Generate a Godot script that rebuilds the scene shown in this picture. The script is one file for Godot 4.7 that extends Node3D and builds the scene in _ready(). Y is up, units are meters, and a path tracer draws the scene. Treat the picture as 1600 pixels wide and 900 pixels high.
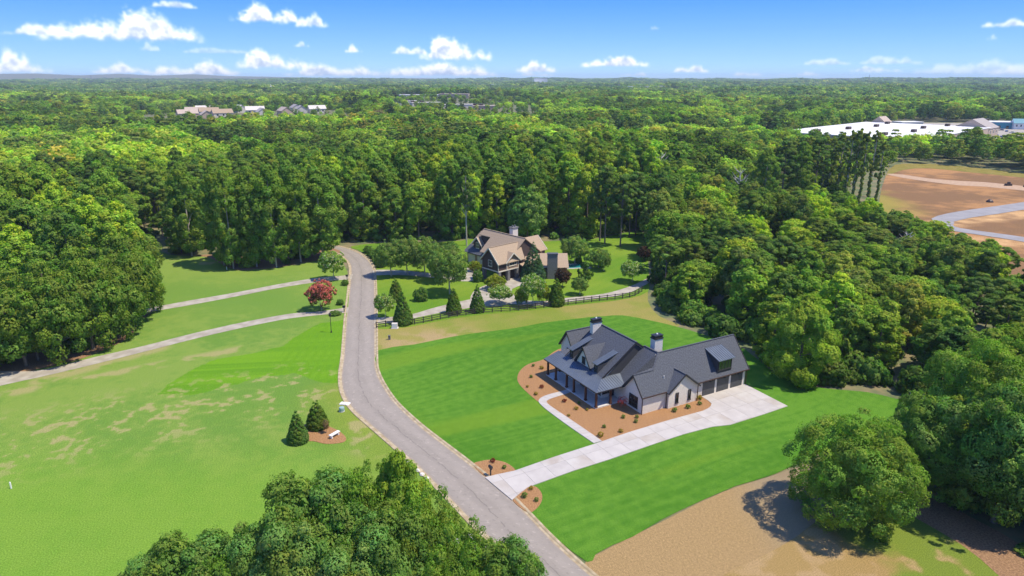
extends Node3D
# An aerial view of a rural estate: a new grey-roofed house on a bright lawn, a brown house behind it, woods to the horizon.

const EYE := 48.0
var used := {}
var M := {}          # materials
var proto := {}      # kind -> {crown, trunk, h, w}
var rng := RandomNumberGenerator.new()
var fine_noise := FastNoiseLite.new()
var hill_noise := FastNoiseLite.new()
var clear_polys: Array = []      # [polygon, bounding Rect2]
var edge_polys: Array = []
var low_polys: Array = []


func _ready() -> void:
	rng.seed = 20240611
	fine_noise.seed = 12
	fine_noise.frequency = 0.03
	hill_noise.seed = 3
	hill_noise.frequency = 0.0011
	hill_noise.fractal_octaves = 3
	# camera, sky, sun, air
	var cam := Camera3D.new()
	cam.name = "camera"
	cam.position = V(0, EYE, 0)
	cam.rotation_degrees = V(-17.0876, 0, 0)
	cam.fov = 45.73
	cam.near = 0.5
	cam.far = 30000.0
	add_child(cam)
	cam.current = true
	var pano := PanoramaSkyMaterial.new()
	pano.energy_multiplier = 0.80
	pano.panorama = ImageTexture.create_from_image(sky_image())
	var sky := Sky.new()
	sky.sky_material = pano
	var env := Environment.new()
	env.background_mode = Environment.BG_SKY
	env.sky = sky
	env.tonemap_mode = Environment.TONE_MAPPER_LINEAR
	env.tonemap_exposure = 1.72
	env.sdfgi_enabled = true
	env.ssao_enabled = true
	env.ssil_enabled = true
	env.fog_enabled = true
	env.fog_density = 0.0001
	env.fog_light_color = Color(0.80, 0.88, 0.97)
	var we := WorldEnvironment.new()
	we.name = "world_environment"
	we.environment = env
	add_child(we)
	var sun := DirectionalLight3D.new()
	sun.name = "sun"
	sun.light_energy = 1.15
	sun.light_color = Color(1.0, 0.95, 0.86)
	sun.light_angular_distance = 0.5
	sun.shadow_enabled = true
	sun.look_at_from_position(V(0.455, 0.885, 0.09).normalized() * 100.0, Vector3.ZERO)
	add_child(sun)
	make_materials()
	# what is kept free of forest
	for p in [LAWN_LEFT, LAWN_RIGHT, STRIP, YARD, STRAW, DRYGRASS, SHADEDIRT, DRIVE, FIELD, CLEAR_STORE, CLEAR_ROAD, CLEAR_DRIVES, CLEAR_GAP, CLEAR_NEAR, CLEAR_STREET, CLEAR_SLIM, MEADOW_FAR]:
		var q := PackedVector2Array(p)
		var wide := Geometry2D.offset_polygon(q, 2.2)
		if wide.size():
			q = wide[0]
		clear_polys.append([q, bounds(Array(q))])
		if p in [LAWN_LEFT, LAWN_RIGHT, STRIP, DRYGRASS, SHADEDIRT, FIELD]:
			var e := Geometry2D.offset_polygon(PackedVector2Array(p), 8.5)
			if e.size():
				edge_polys.append([e[0], bounds(Array(e[0]))])
	for p in [LOW_SUBURB, LOW_SHEDS, LOW_FIELD]:
		low_polys.append([PackedVector2Array(p), bounds(p)])
	build_setting()
	build_house()
	build_brown_house()
	make_protos()
	build_far()
	plant_named_trees()
	plant_forest()
	plant_undergrowth()
	build_small_things()


# ---------------------------------------------------------------- mesh building
class MB:
	var v := PackedVector3Array()
	var n := PackedVector3Array()
	var c := PackedColorArray()
	var uv := PackedVector2Array()
	var ix := PackedInt32Array()
	var col := Color.WHITE

	func tri(a: Vector3, b: Vector3, d: Vector3) -> void:   # counter-clockwise seen from outside
		var nn := (b - a).cross(d - a).normalized()
		var k := v.size()
		for p in [a, b, d]:
			v.append(p); n.append(nn); c.append(col); uv.append(Vector2(p.x, p.z))
		ix.append_array([k, k + 2, k + 1])

	func quad(a: Vector3, b: Vector3, d: Vector3, e: Vector3) -> void:
		var nn := (d - a).cross(e - b).normalized()
		var k := v.size()
		for p in [a, b, d, e]:
			v.append(p); n.append(nn); c.append(col); uv.append(Vector2(p.x, p.z))
		ix.append_array([k, k + 2, k + 1, k, k + 3, k + 2])

	func poly(pts: Array) -> void:
		for i in range(1, pts.size() - 1):
			tri(pts[0], pts[i], pts[i + 1])

	func slab(pts: Array, t: float) -> void:      # pts counter-clockwise from above; t thick downwards
		var low := []
		for p in pts:
			low.append(p - Vector3(0, t, 0))
		poly(pts)
		var back := low.duplicate()
		back.reverse()
		poly(back)
		for i in pts.size():
			var j := (i + 1) % pts.size()
			quad(low[i], low[j], pts[j], pts[i])

	func obox(o: Vector3, s: Vector3, b := Basis()) -> void:
		var h := s * 0.5
		var p := []
		for k in 8:
			p.append(o + b * Vector3(h.x if k & 1 else -h.x, h.y if k & 2 else -h.y, h.z if k & 4 else -h.z))
		quad(p[4], p[5], p[7], p[6]); quad(p[1], p[0], p[2], p[3]); quad(p[5], p[1], p[3], p[7])
		quad(p[0], p[4], p[6], p[2]); quad(p[6], p[7], p[3], p[2]); quad(p[0], p[1], p[5], p[4])

	func box(x0: float, y0: float, z0: float, x1: float, y1: float, z1: float) -> void:
		obox(Vector3(x0 + x1, y0 + y1, z0 + z1) * 0.5, Vector3(x1 - x0, y1 - y0, z1 - z0))

	func bar(a: Vector3, b: Vector3, w: float, t: float) -> void:
		var d := (b - a).normalized()
		var s := d.cross(Vector3.UP)
		s = Vector3.RIGHT if s.length() < 0.01 else s.normalized()
		obox((a + b) * 0.5, Vector3(w, t, (b - a).length()), Basis(s, s.cross(-d).normalized() * -1.0, -d))

	func prism(pts: Array, ext: Vector3) -> void:   # pts counter-clockwise seen from outside (front); ext points to the back
		poly(pts)
		var back := []
		for p in pts:
			back.append(p + ext)
		for i in pts.size():
			var j := (i + 1) % pts.size()
			quad(pts[i], back[i], back[j], pts[j])
		back.reverse()
		poly(back)

	func tube(pts: Array, rad: Array, sides := 6) -> void:
		var first := v.size()
		for i in pts.size():
			var d: Vector3 = (pts[mini(i + 1, pts.size() - 1)] - pts[maxi(i - 1, 0)]).normalized()
			var s := d.cross(Vector3(0.3, 0.1, 1)).normalized()
			var t := d.cross(s)
			for k in sides + 1:
				var a := TAU * k / sides
				var o := s * cos(a) + t * sin(a)
				v.append(pts[i] + o * rad[i]); n.append(o); c.append(col); uv.append(Vector2(float(k) / sides, i))
		for i in pts.size() - 1:
			for k in sides:
				var a := first + i * (sides + 1) + k
				var b := a + sides + 1
				ix.append_array([a, b, a + 1, a + 1, b, b + 1])

	func lathe(o: Vector3, prof: Array, sides := 12) -> void:   # prof: Vector2(radius, height) upwards
		for i in prof.size() - 1:
			for k in sides:
				var a := TAU * k / sides
				var b := TAU * (k + 1) / sides
				var p: Vector2 = prof[i]
				var q: Vector2 = prof[i + 1]
				quad(o + Vector3(p.x * cos(b), p.y, p.x * sin(b)), o + Vector3(p.x * cos(a), p.y, p.x * sin(a)), o + Vector3(q.x * cos(a), q.y, q.x * sin(a)), o + Vector3(q.x * cos(b), q.y, q.x * sin(b)))

	func mesh() -> ArrayMesh:
		var a := []
		a.resize(Mesh.ARRAY_MAX)
		a[Mesh.ARRAY_VERTEX] = v
		a[Mesh.ARRAY_NORMAL] = n
		a[Mesh.ARRAY_COLOR] = c
		a[Mesh.ARRAY_TEX_UV] = uv
		a[Mesh.ARRAY_INDEX] = ix
		var m := ArrayMesh.new()
		m.add_surface_from_arrays(Mesh.PRIMITIVE_TRIANGLES, a)
		return m


func numbered(called: String) -> String:
	var k: int = used.get(called, 0)
	used[called] = k + 1
	return called if k == 0 else "%s_%03d" % [called, k]


func thing(called: String, label: String, category: String, at := Vector3.ZERO, turn := 0.0, group := "") -> Node3D:
	var o := Node3D.new()
	o.name = numbered(called)
	o.position = at
	o.rotation.y = turn
	add_child(o, true)
	o.set_meta("label", label)
	o.set_meta("category", category)
	if group:
		o.set_meta("group", group)
	return o


func part(parent: Node, called: String, mesh: Mesh, mat: Material, at := Vector3.ZERO) -> MeshInstance3D:
	var o := MeshInstance3D.new()
	o.name = called
	o.mesh = mesh
	o.material_override = mat
	o.position = at
	parent.add_child(o, true)
	return o


func struct(called: String, mesh: Mesh, mat: Material) -> MeshInstance3D:
	var o := part(self, numbered(called), mesh, mat)
	o.set_meta("kind", "structure")
	return o


# ---------------------------------------------------------------- materials and textures
func lin(r: float, g: float, b: float) -> Color:
	return Color(r, g, b).linear_to_srgb()


func noise_image(seed_: int, freq: float, oct: int, size := 256) -> Image:
	var f := FastNoiseLite.new()
	f.seed = seed_
	f.frequency = freq
	f.fractal_octaves = oct
	return f.get_seamless_image(size, size)


func noise_tex(seed_: int, freq: float, oct: int, a: Color, b: Color, size := 256, contrast := 1.0) -> ImageTexture:
	var im := noise_image(seed_, freq, oct, size)
	var out := Image.create(size, size, false, Image.FORMAT_RGB8)
	for y in size:
		for x in size:
			out.set_pixel(x, y, a.lerp(b, clampf((im.get_pixel(x, y).r - 0.5) * contrast + 0.5, 0, 1)))
	return ImageTexture.create_from_image(out)


func bump_tex(seed_: int, freq: float, oct: int, strength: float, size := 256) -> ImageTexture:
	var im := noise_image(seed_, freq, oct, size)
	im.convert(Image.FORMAT_RGBA8)
	im.bump_map_to_normal_map(strength)
	return ImageTexture.create_from_image(im)


func flat(c: Color, rough := 0.85, metal := 0.0) -> StandardMaterial3D:
	var m := StandardMaterial3D.new()
	m.albedo_color = c
	m.roughness = rough
	m.metallic = metal
	return m


func tri_mat(tex: Texture2D, metres: float, rough := 0.9, world := true, nrm: Texture2D = null) -> StandardMaterial3D:
	var m := StandardMaterial3D.new()
	m.albedo_texture = tex
	m.roughness = rough
	m.uv1_triplanar = true
	m.uv1_world_triplanar = world
	m.uv1_scale = Vector3.ONE / metres
	if nrm:
		m.normal_enabled = true
		m.normal_texture = nrm
	return m


func foliage(tint: Color) -> StandardMaterial3D:
	var m := StandardMaterial3D.new()
	m.albedo_color = tint
	m.vertex_color_use_as_albedo = true
	m.roughness = 0.75
	m.metallic_specular = 0.16
	m.backlight_enabled = true
	m.backlight = Color(0.80, 0.97, 0.56)
	return m


func make_materials() -> void:
	M.leaf = foliage(Color(1.07, 1.045, 0.97))
	M.leaf_bright = foliage(Color(1.22, 1.16, 0.98))
	M.leaf_deep = foliage(Color(0.92, 0.94, 0.90))
	M.leaf_warm = foliage(Color(1.17, 1.07, 0.92))
	var bark := noise_tex(3, 0.03, 4, lin(0.10, 0.08, 0.062), lin(0.24, 0.20, 0.165))
	M.bark = tri_mat(bark, 1.5, 0.95, false)
	M.bark_pale = tri_mat(noise_tex(4, 0.03, 4, lin(0.30, 0.27, 0.23), lin(0.5, 0.46, 0.40)), 1.5, 0.95, false)
	M.floor = tri_mat(noise_tex(5, 0.012, 5, lin(0.085, 0.120, 0.045), lin(0.20, 0.165, 0.085), 512, 1.8), 37.0, 1.0)
	M.mulch = tri_mat(noise_tex(6, 0.05, 4, lin(0.25, 0.128, 0.05), lin(0.41, 0.228, 0.10), 256, 1.6), 3.1, 1.0, true, bump_tex(61, 0.08, 4, 6.0))
	M.straw_bed = tri_mat(noise_tex(7, 0.05, 4, lin(0.17, 0.095, 0.048), lin(0.31, 0.19, 0.10), 256, 1.6), 3.7, 1.0)
	for k in 4:
		var t := 0.93 + 0.015 * k
		M["slab%d" % k] = tri_mat(noise_tex(10 + k, 0.01, 5, lin(0.405 * t, 0.38 * t, 0.36 * t), lin(0.48 * t, 0.455 * t, 0.43 * t), 256, 1.1), 7.0 + k, 0.85)
	M.slab3 = tri_mat(noise_tex(18, 0.008, 5, lin(0.355, 0.315, 0.275), lin(0.45, 0.43, 0.405), 256, 1.5), 11.0, 0.85)
	M.path = tri_mat(noise_tex(15, 0.012, 5, lin(0.29, 0.26, 0.21), lin(0.39, 0.36, 0.305), 256, 1.6), 9.0, 0.9)
	M.kerb = tri_mat(noise_tex(16, 0.02, 5, lin(0.29, 0.225, 0.125), lin(0.44, 0.37, 0.25), 256, 1.8), 6.3, 0.9)
	M.farasphalt = tri_mat(noise_tex(17, 0.02, 4, lin(0.22, 0.215, 0.22), lin(0.30, 0.295, 0.30)), 30.0, 0.9)
	# the dark roofed house
	M.brick = tri_mat(noise_tex(20, 0.06, 5, lin(0.58, 0.535, 0.475), lin(0.82, 0.78, 0.72), 256, 2.0), 2.3, 0.9, false, bump_tex(201, 0.1, 3, 3.0))
	M.chimney_brick = tri_mat(noise_tex(21, 0.06, 5, lin(0.50, 0.48, 0.45), lin(0.78, 0.77, 0.75), 256, 2.0), 1.9, 0.9, false, bump_tex(211, 0.1, 3, 4.0))
	M.shingle = tri_mat(noise_tex(22, 0.05, 5, lin(0.042, 0.049, 0.064), lin(0.113, 0.124, 0.150), 256, 2.2), 2.6, 0.85, false, bump_tex(221, 0.12, 3, 3.0))
	M.metal_roof = tri_mat(noise_tex(23, 0.01, 4, lin(0.11, 0.135, 0.17), lin(0.155, 0.185, 0.225)), 6.0, 0.42, false)
	M.metal_roof.metallic = 0.35
	M.dark_trim = flat(lin(0.022, 0.022, 0.026), 0.6)
	M.dark_siding = tri_mat(noise_tex(24, 0.05, 3, lin(0.028, 0.03, 0.036), lin(0.045, 0.047, 0.055)), 2.0, 0.7, false)
	M.bronze = flat(lin(0.045, 0.022, 0.014), 0.55)
	M.post_wood = tri_mat(noise_tex(25, 0.03, 4, lin(0.055, 0.02, 0.010), lin(0.115, 0.045, 0.022)), 0.8, 0.7, false)
	M.garage_door = tri_mat(noise_tex(26, 0.02, 3, lin(0.05, 0.052, 0.056), lin(0.075, 0.077, 0.082)), 3.0, 0.6, false)
	M.glass = flat(lin(0.015, 0.02, 0.022), 0.08)
	M.glass.metallic_specular = 0.8
	M.porch_floor = tri_mat(noise_tex(27, 0.02, 4, lin(0.48, 0.475, 0.465), lin(0.60, 0.59, 0.58)), 4.0, 0.7, false)
	M.white = flat(lin(0.72, 0.72, 0.70), 0.7)
	# the brown house
	M.tan_roof = tri_mat(noise_tex(30, 0.05, 5, lin(0.27, 0.20, 0.135), lin(0.41, 0.315, 0.22), 256, 1.6), 3.4, 0.9, false)
	M.brown_wall = tri_mat(noise_tex(31, 0.06, 4, lin(0.045, 0.030, 0.026), lin(0.095, 0.065, 0.056), 256, 1.6), 2.0, 0.9, false)
	M.tan_wall = tri_mat(noise_tex(32, 0.06, 4, lin(0.26, 0.17, 0.115), lin(0.36, 0.25, 0.175)), 2.0, 0.9, false)
	M.stone = tri_mat(noise_tex(33, 0.08, 3, lin(0.085, 0.085, 0.09), lin(0.26, 0.255, 0.25), 256, 2.2), 2.4, 0.9, false, bump_tex(331, 0.08, 3, 6.0))
	M.cream = flat(lin(0.62, 0.57, 0.47), 0.7)
	M.water = flat(lin(0.02, 0.22, 0.24), 0.05)
	M.fence = tri_mat(noise_tex(34, 0.05, 3, lin(0.035, 0.03, 0.027), lin(0.075, 0.065, 0.058)), 1.2, 0.8, false)
	M.black = flat(lin(0.02, 0.02, 0.022), 0.5)
	M.pale_stone = tri_mat(noise_tex(35, 0.04, 4, lin(0.52, 0.47, 0.43), lin(0.70, 0.66, 0.62)), 1.1, 0.85, false)
	M.dead = flat(lin(0.52, 0.48, 0.44), 0.9)
	M.roof_white = tri_mat(noise_tex(36, 0.01, 4, lin(0.62, 0.62, 0.62), lin(0.74, 0.74, 0.73)), 60.0, 0.8, false)
	M.roof_grey = tri_mat(noise_tex(37, 0.03, 4, lin(0.27, 0.245, 0.23), lin(0.40, 0.365, 0.345)), 12.0, 0.9, false)
	M.roof_tan = tri_mat(noise_tex(38, 0.03, 4, lin(0.36, 0.29, 0.24), lin(0.48, 0.40, 0.34)), 12.0, 0.9, false)
	M.wall_pale = flat(lin(0.55, 0.52, 0.48), 0.85)
	M.wall_tan = flat(lin(0.42, 0.33, 0.26), 0.85)
	M.teal = flat(lin(0.03, 0.22, 0.30), 0.6)


# A texture over a rectangle of ground; paint(x, z) gives the linear colour of the surface itself.
func ground_mat(r: Rect2, res: int, paint: Callable, grain: Texture2D) -> StandardMaterial3D:
	r = r.grow(3.0)
	var w := res if r.size.x >= r.size.y else int(res * r.size.x / r.size.y)
	var h := res if r.size.y >= r.size.x else int(res * r.size.y / r.size.x)
	var im := Image.create(w, h, false, Image.FORMAT_RGB8)
	for y in h:
		var z := r.position.y + (y + 0.5) / h * r.size.y
		for x in w:
			var c: Color = paint.call(r.position.x + (x + 0.5) / w * r.size.x, z)
			im.set_pixel(x, y, c.linear_to_srgb())
	var m := StandardMaterial3D.new()
	m.albedo_texture = ImageTexture.create_from_image(im)
	m.roughness = 0.95
	m.metallic_specular = 0.15
	m.uv1_scale = Vector3(1.0 / r.size.x, 1.0 / r.size.y, 1)
	m.uv1_offset = Vector3(-r.position.x / r.size.x, -r.position.y / r.size.y, 0)
	m.detail_enabled = true
	m.detail_albedo = grain
	m.detail_blend_mode = BaseMaterial3D.BLEND_MODE_MUL
	m.detail_uv_layer = BaseMaterial3D.DETAIL_UV_2
	return m


func bounds(p: Array) -> Rect2:
	var r := Rect2(p[0], Vector2.ZERO)
	for q in p:
		r = r.expand(q)
	return r


func smooth(p: Array, closed := true, step := 0.34) -> PackedVector2Array:      # Catmull-Rom through the points
	var out := PackedVector2Array()
	var k := p.size()
	for i in (k if closed else k - 1):
		var a: Vector2 = p[(i - 1 + k) % k] if closed else p[maxi(i - 1, 0)]
		var b: Vector2 = p[i]
		var c: Vector2 = p[(i + 1) % k]
		var d: Vector2 = p[(i + 2) % k] if closed else p[mini(i + 2, k - 1)]
		var t := 0.0
		while t < 0.999:
			out.append(b.cubic_interpolate(c, a, d, t))
			t += step
	if not closed:
		out.append(p[k - 1])
	return out


func sheet_mesh(p: PackedVector2Array, y: float, uv2_m := 6.0, thick := 0.0) -> ArrayMesh:
	var ids := Geometry2D.triangulate_polygon(p)
	var v := PackedVector3Array()
	var n := PackedVector3Array()
	var uv := PackedVector2Array()
	var uv2 := PackedVector2Array()
	var ix := PackedInt32Array()
	for q in p:
		v.append(Vector3(q.x, y, q.y)); n.append(Vector3.UP); uv.append(q); uv2.append(q / uv2_m)
	for i in range(0, ids.size(), 3):
		var a := p[ids[i]]
		var b := p[ids[i + 1]]
		var c := p[ids[i + 2]]
		if (b - a).cross(c - a) > 0:
			ix.append_array([ids[i], ids[i + 1], ids[i + 2]])
		else:
			ix.append_array([ids[i], ids[i + 2], ids[i + 1]])
	if thick > 0.0:
		var cw := Geometry2D.is_polygon_clockwise(p)
		for i in p.size():
			var a := p[i]
			var b := p[(i + 1) % p.size()]
			var k := v.size()
			var nn := Vector3(b.y - a.y, 0, a.x - b.x).normalized() * (-1.0 if cw else 1.0)
			for q in [Vector3(a.x, y, a.y), Vector3(b.x, y, b.y), Vector3(b.x, y - thick, b.y), Vector3(a.x, y - thick, a.y)]:
				v.append(q); n.append(nn); uv.append(Vector2(q.x, q.z)); uv2.append(Vector2(q.x, q.z) / uv2_m)
			var e1 := v[k + 1] - v[k]
			var e2 := v[k + 2] - v[k]
			ix.append_array([k, k + 1, k + 2, k, k + 2, k + 3] if e2.cross(e1).dot(nn) > 0 else [k, k + 2, k + 1, k, k + 3, k + 2])
	var arr := []
	arr.resize(Mesh.ARRAY_MAX)
	arr[Mesh.ARRAY_VERTEX] = v
	arr[Mesh.ARRAY_NORMAL] = n
	arr[Mesh.ARRAY_TEX_UV] = uv
	arr[Mesh.ARRAY_TEX_UV2] = uv2
	arr[Mesh.ARRAY_INDEX] = ix
	var m := ArrayMesh.new()
	m.add_surface_from_arrays(Mesh.PRIMITIVE_TRIANGLES, arr)
	return m


func resampled(p: PackedVector2Array, count: int) -> PackedVector2Array:
	var total := 0.0
	for i in p.size() - 1:
		total += p[i].distance_to(p[i + 1])
	var out := PackedVector2Array()
	var i := 0
	var done := 0.0
	for k in count:
		var want := total * k / (count - 1)
		while i < p.size() - 2 and done + p[i].distance_to(p[i + 1]) < want:
			done += p[i].distance_to(p[i + 1])
			i += 1
		out.append(p[i].lerp(p[i + 1], clampf((want - done) / maxf(p[i].distance_to(p[i + 1]), 0.001), 0, 1)))
	return out


func ribbon(a: PackedVector2Array, b: PackedVector2Array, y: float, count := 90) -> MB:   # a strip between two lines; uv = across, along (metres / 10)
	a = resampled(a, count)
	b = resampled(b, count)
	var m := MB.new()
	var along := 0.0
	for i in count:
		if i:
			along += a[i].distance_to(a[i - 1])
		for q in [a[i], b[i]]:
			m.v.append(Vector3(q.x, y, q.y)); m.n.append(Vector3.UP); m.c.append(Color.WHITE)
		m.uv.append(Vector2(0, along / 40.0)); m.uv.append(Vector2(1, along / 40.0))
	for i in count - 1:
		var k := i * 2
		var up := (m.v[k + 2] - m.v[k]).cross(m.v[k + 1] - m.v[k]).y > 0      # godot: clockwise faces
		m.ix.append_array([k, k + 1, k + 2, k + 1, k + 3, k + 2] if up else [k, k + 2, k + 1, k + 1, k + 2, k + 3])
	for i in m.ix.size() / 3:
		var p := m.v[m.ix[i * 3]]
		var q := m.v[m.ix[i * 3 + 1]]
		var r := m.v[m.ix[i * 3 + 2]]
		if (r - p).cross(q - p).y < 0:
			var t := m.ix[i * 3 + 1]
			m.ix[i * 3 + 1] = m.ix[i * 3 + 2]
			m.ix[i * 3 + 2] = t
	return m


func sweep(line: PackedVector2Array, prof: Array, side: float) -> MB:   # prof: Vector2(outwards, up)
	var m := MB.new()
	for i in line.size() - 1:
		var d0 := (line[mini(i + 1, line.size() - 1)] - line[maxi(i - 1, 0)]).normalized()
		var d1 := (line[mini(i + 2, line.size() - 1)] - line[i]).normalized()
		var n0 := Vector2(-d0.y, d0.x) * side
		var n1 := Vector2(-d1.y, d1.x) * side
		for k in prof.size() - 1:
			var q := []
			for e in [[line[i], n0, prof[k]], [line[i + 1], n1, prof[k]], [line[i + 1], n1, prof[k + 1]], [line[i], n0, prof[k + 1]]]:
				var g: Vector2 = e[0] + e[1] * e[2].x
				q.append(Vector3(g.x, e[2].y, g.y))
			if side < 0:
				q.reverse()
			m.quad(q[3], q[2], q[1], q[0])
	return m


func bars(parent: Node, called: String, mat: Material, list: Array) -> void:      # each board a part of its own
	for e in list:
		var m := MB.new()
		m.bar(e[0], e[1], e[2], e[3])
		part(parent, called, m.mesh(), mat)


const ROAD_R := [Vector2(12.47,-51.50), Vector2(7.77,-57.48), Vector2(4.18,-62.99), Vector2(0.08,-70.18), Vector2(-3.38,-75.08), Vector2(-6.76,-79.61), Vector2(-10.08,-83.93), Vector2(-13.62,-88.67), Vector2(-18.09,-95.59), Vector2(-21.28,-102.27), Vector2(-23.46,-108.17), Vector2(-24.58,-113.23), Vector2(-27.05,-126.09), Vector2(-30.85,-145.86), Vector2(-34.81,-165.49), Vector2(-37.46,-176.17), Vector2(-40.92,-184.73), Vector2(-44.65,-191.03), Vector2(-48.90,-195.98), Vector2(-53.77,-199.61), Vector2(-60.34,-202.52)]
const ROAD_L := [Vector2(6.23,-51.50), Vector2(2.39,-57.30), Vector2(-0.27,-60.69), Vector2(-3.36,-64.48), Vector2(-7.41,-70.57), Vector2(-12.11,-77.67), Vector2(-15.44,-82.06), Vector2(-18.90,-86.63), Vector2(-21.49,-90.02), Vector2(-23.69,-93.04), Vector2(-25.41,-96.03), Vector2(-26.90,-99.41), Vector2(-28.24,-103.76), Vector2(-29.11,-107.64), Vector2(-30.41,-114.70), Vector2(-34.48,-134.33), Vector2(-37.57,-150.11), Vector2(-39.83,-161.52), Vector2(-41.70,-170.61), Vector2(-44.14,-179.21), Vector2(-48.67,-188.71), Vector2(-53.31,-194.80), Vector2(-59.69,-198.79)]
const LAWN_LEFT := [Vector2(-36.8,-146.3), Vector2(-42.6,-170.2), Vector2(-48.8,-185.4), Vector2(-51.3,-184.0), Vector2(-57.1,-178.5), Vector2(-62.6,-174.0), Vector2(-67.2,-172.7), Vector2(-71.7,-171.5), Vector2(-78.8,-178.5), Vector2(-85.2,-185.4), Vector2(-90.3,-186.9), Vector2(-97.9,-188.3), Vector2(-105.9,-197.6), Vector2(-113.4,-204.2), Vector2(-103.9,-186.9), Vector2(-92.1,-167.2), Vector2(-84.4,-153.6), Vector2(-80.2,-144.0), Vector2(-77.1,-138.4), Vector2(-76.8,-133.5), Vector2(-74.7,-126.1), Vector2(-74.2,-121.0), Vector2(-75.7,-115.3), Vector2(-78.6,-110.6), Vector2(-81.7,-108.4), Vector2(-84.8,-103.5), Vector2(-92.8,-97.8), Vector2(-93.7,-83.9), Vector2(-78.7,-57.3), Vector2(-56.5,-42.6), Vector2(-26.8,-45.0), Vector2(0.0,-45.0), Vector2(4.8,-52.5), Vector2(1.3,-57.8), Vector2(-3.9,-64.4), Vector2(-12.3,-76.7), Vector2(-18.9,-85.7), Vector2(-23.8,-92.4), Vector2(-27.0,-98.9), Vector2(-28.8,-105.0), Vector2(-30.6,-114.7), Vector2(-34.6,-134.3)]
const LAWN_RIGHT := [Vector2(-24.8,-116.8), Vector2(-18.5,-119.7), Vector2(-12.5,-123.3), Vector2(-6.9,-125.9), Vector2(0.7,-128.6), Vector2(6.4,-131.7), Vector2(16.2,-135.1), Vector2(19.4,-135.7), Vector2(23.4,-136.3), Vector2(29.1,-132.8), Vector2(33.7,-129.0), Vector2(36.8,-125.7), Vector2(43.0,-117.5), Vector2(44.5,-107.1), Vector2(48.2,-102.0), Vector2(52.2,-100.3), Vector2(56.7,-99.4), Vector2(60.6,-96.5), Vector2(63.0,-93.5), Vector2(58.4,-90.4), Vector2(52.0,-87.2), Vector2(43.4,-82.2), Vector2(33.5,-75.9), Vector2(27.5,-73.1), Vector2(21.9,-69.7), Vector2(17.1,-66.5), Vector2(13.2,-63.4), Vector2(10.8,-62.0), Vector2(8.8,-60.5), Vector2(7.8,-59.3), Vector2(4.4,-63.8), Vector2(0.5,-70.7), Vector2(-3.1,-75.7), Vector2(-6.4,-80.1), Vector2(-9.8,-84.6), Vector2(-13.3,-89.4), Vector2(-17.8,-96.0), Vector2(-20.9,-102.5), Vector2(-23.1,-108.4)]
const STRIP := [Vector2(-24.4,-113.2), Vector2(-30.7,-146.3), Vector2(-33.5,-161.5), Vector2(-35.0,-170.2), Vector2(-37.1,-178.5), Vector2(-40.6,-186.9), Vector2(-44.8,-193.6), Vector2(-48.1,-198.4), Vector2(-40.9,-202.5), Vector2(-27.2,-202.5), Vector2(-15.8,-205.9), Vector2(-8.0,-209.5), Vector2(7.8,-204.2), Vector2(19.9,-207.7), Vector2(28.1,-209.5), Vector2(42.2,-220.8), Vector2(40.8,-204.2), Vector2(38.3,-186.9), Vector2(33.8,-161.5), Vector2(30.6,-146.3), Vector2(31.0,-135.9), Vector2(34.1,-130.5), Vector2(30.9,-129.0), Vector2(23.4,-134.3), Vector2(6.3,-129.7), Vector2(-6.8,-124.0), Vector2(-18.3,-117.8)]
const YARD := [Vector2(-28.0,-132.4), Vector2(-30.7,-146.3), Vector2(-33.4,-161.5), Vector2(-35.0,-170.2), Vector2(-37.1,-178.5), Vector2(-40.6,-186.9), Vector2(-44.8,-193.6), Vector2(-47.9,-197.6), Vector2(-40.9,-202.5), Vector2(-27.2,-202.5), Vector2(-15.8,-205.9), Vector2(-8.0,-209.5), Vector2(7.8,-204.2), Vector2(19.9,-207.7), Vector2(28.1,-209.5), Vector2(42.2,-220.8), Vector2(40.8,-204.2), Vector2(38.3,-186.9), Vector2(33.8,-161.5), Vector2(31.9,-153.1), Vector2(27.0,-148.2), Vector2(19.5,-144.9), Vector2(11.3,-142.3), Vector2(6.8,-140.5), Vector2(0.8,-138.4), Vector2(-5.2,-137.2), Vector2(-10.5,-135.1), Vector2(-14.6,-133.1), Vector2(-19.9,-129.7), Vector2(-23.1,-128.6), Vector2(-26.9,-128.2)]
const STRAW := [Vector2(7.5,-59.0), Vector2(9.1,-60.6), Vector2(11.2,-62.1), Vector2(14.5,-64.4), Vector2(19.3,-67.7), Vector2(25.6,-71.9), Vector2(33.7,-75.8), Vector2(41.4,-79.6), Vector2(45.2,-78.7), Vector2(37.6,-69.2), Vector2(31.2,-63.5), Vector2(26.2,-60.2), Vector2(22.1,-57.9), Vector2(18.9,-55.5), Vector2(11.8,-51.0), Vector2(11.2,-52.9)]
const DRYGRASS := [Vector2(11.8,-51.0), Vector2(18.9,-55.7), Vector2(22.2,-58.1), Vector2(26.3,-60.4), Vector2(31.3,-63.8), Vector2(37.7,-69.4), Vector2(46.2,-79.8), Vector2(58.4,-90.4), Vector2(63.0,-93.5), Vector2(58.2,-82.2), Vector2(51.9,-73.1), Vector2(50.4,-67.9), Vector2(52.4,-62.2), Vector2(52.2,-54.6), Vector2(43.1,-42.6), Vector2(13.4,-45.0)]
const SHADEDIRT := [Vector2(45.3,-69.8), Vector2(49.2,-71.1), Vector2(51.1,-69.2), Vector2(52.9,-66.1), Vector2(54.8,-61.7), Vector2(54.7,-54.6), Vector2(48.6,-49.8), Vector2(49.1,-57.3), Vector2(48.3,-62.2), Vector2(46.4,-66.1)]
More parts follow.
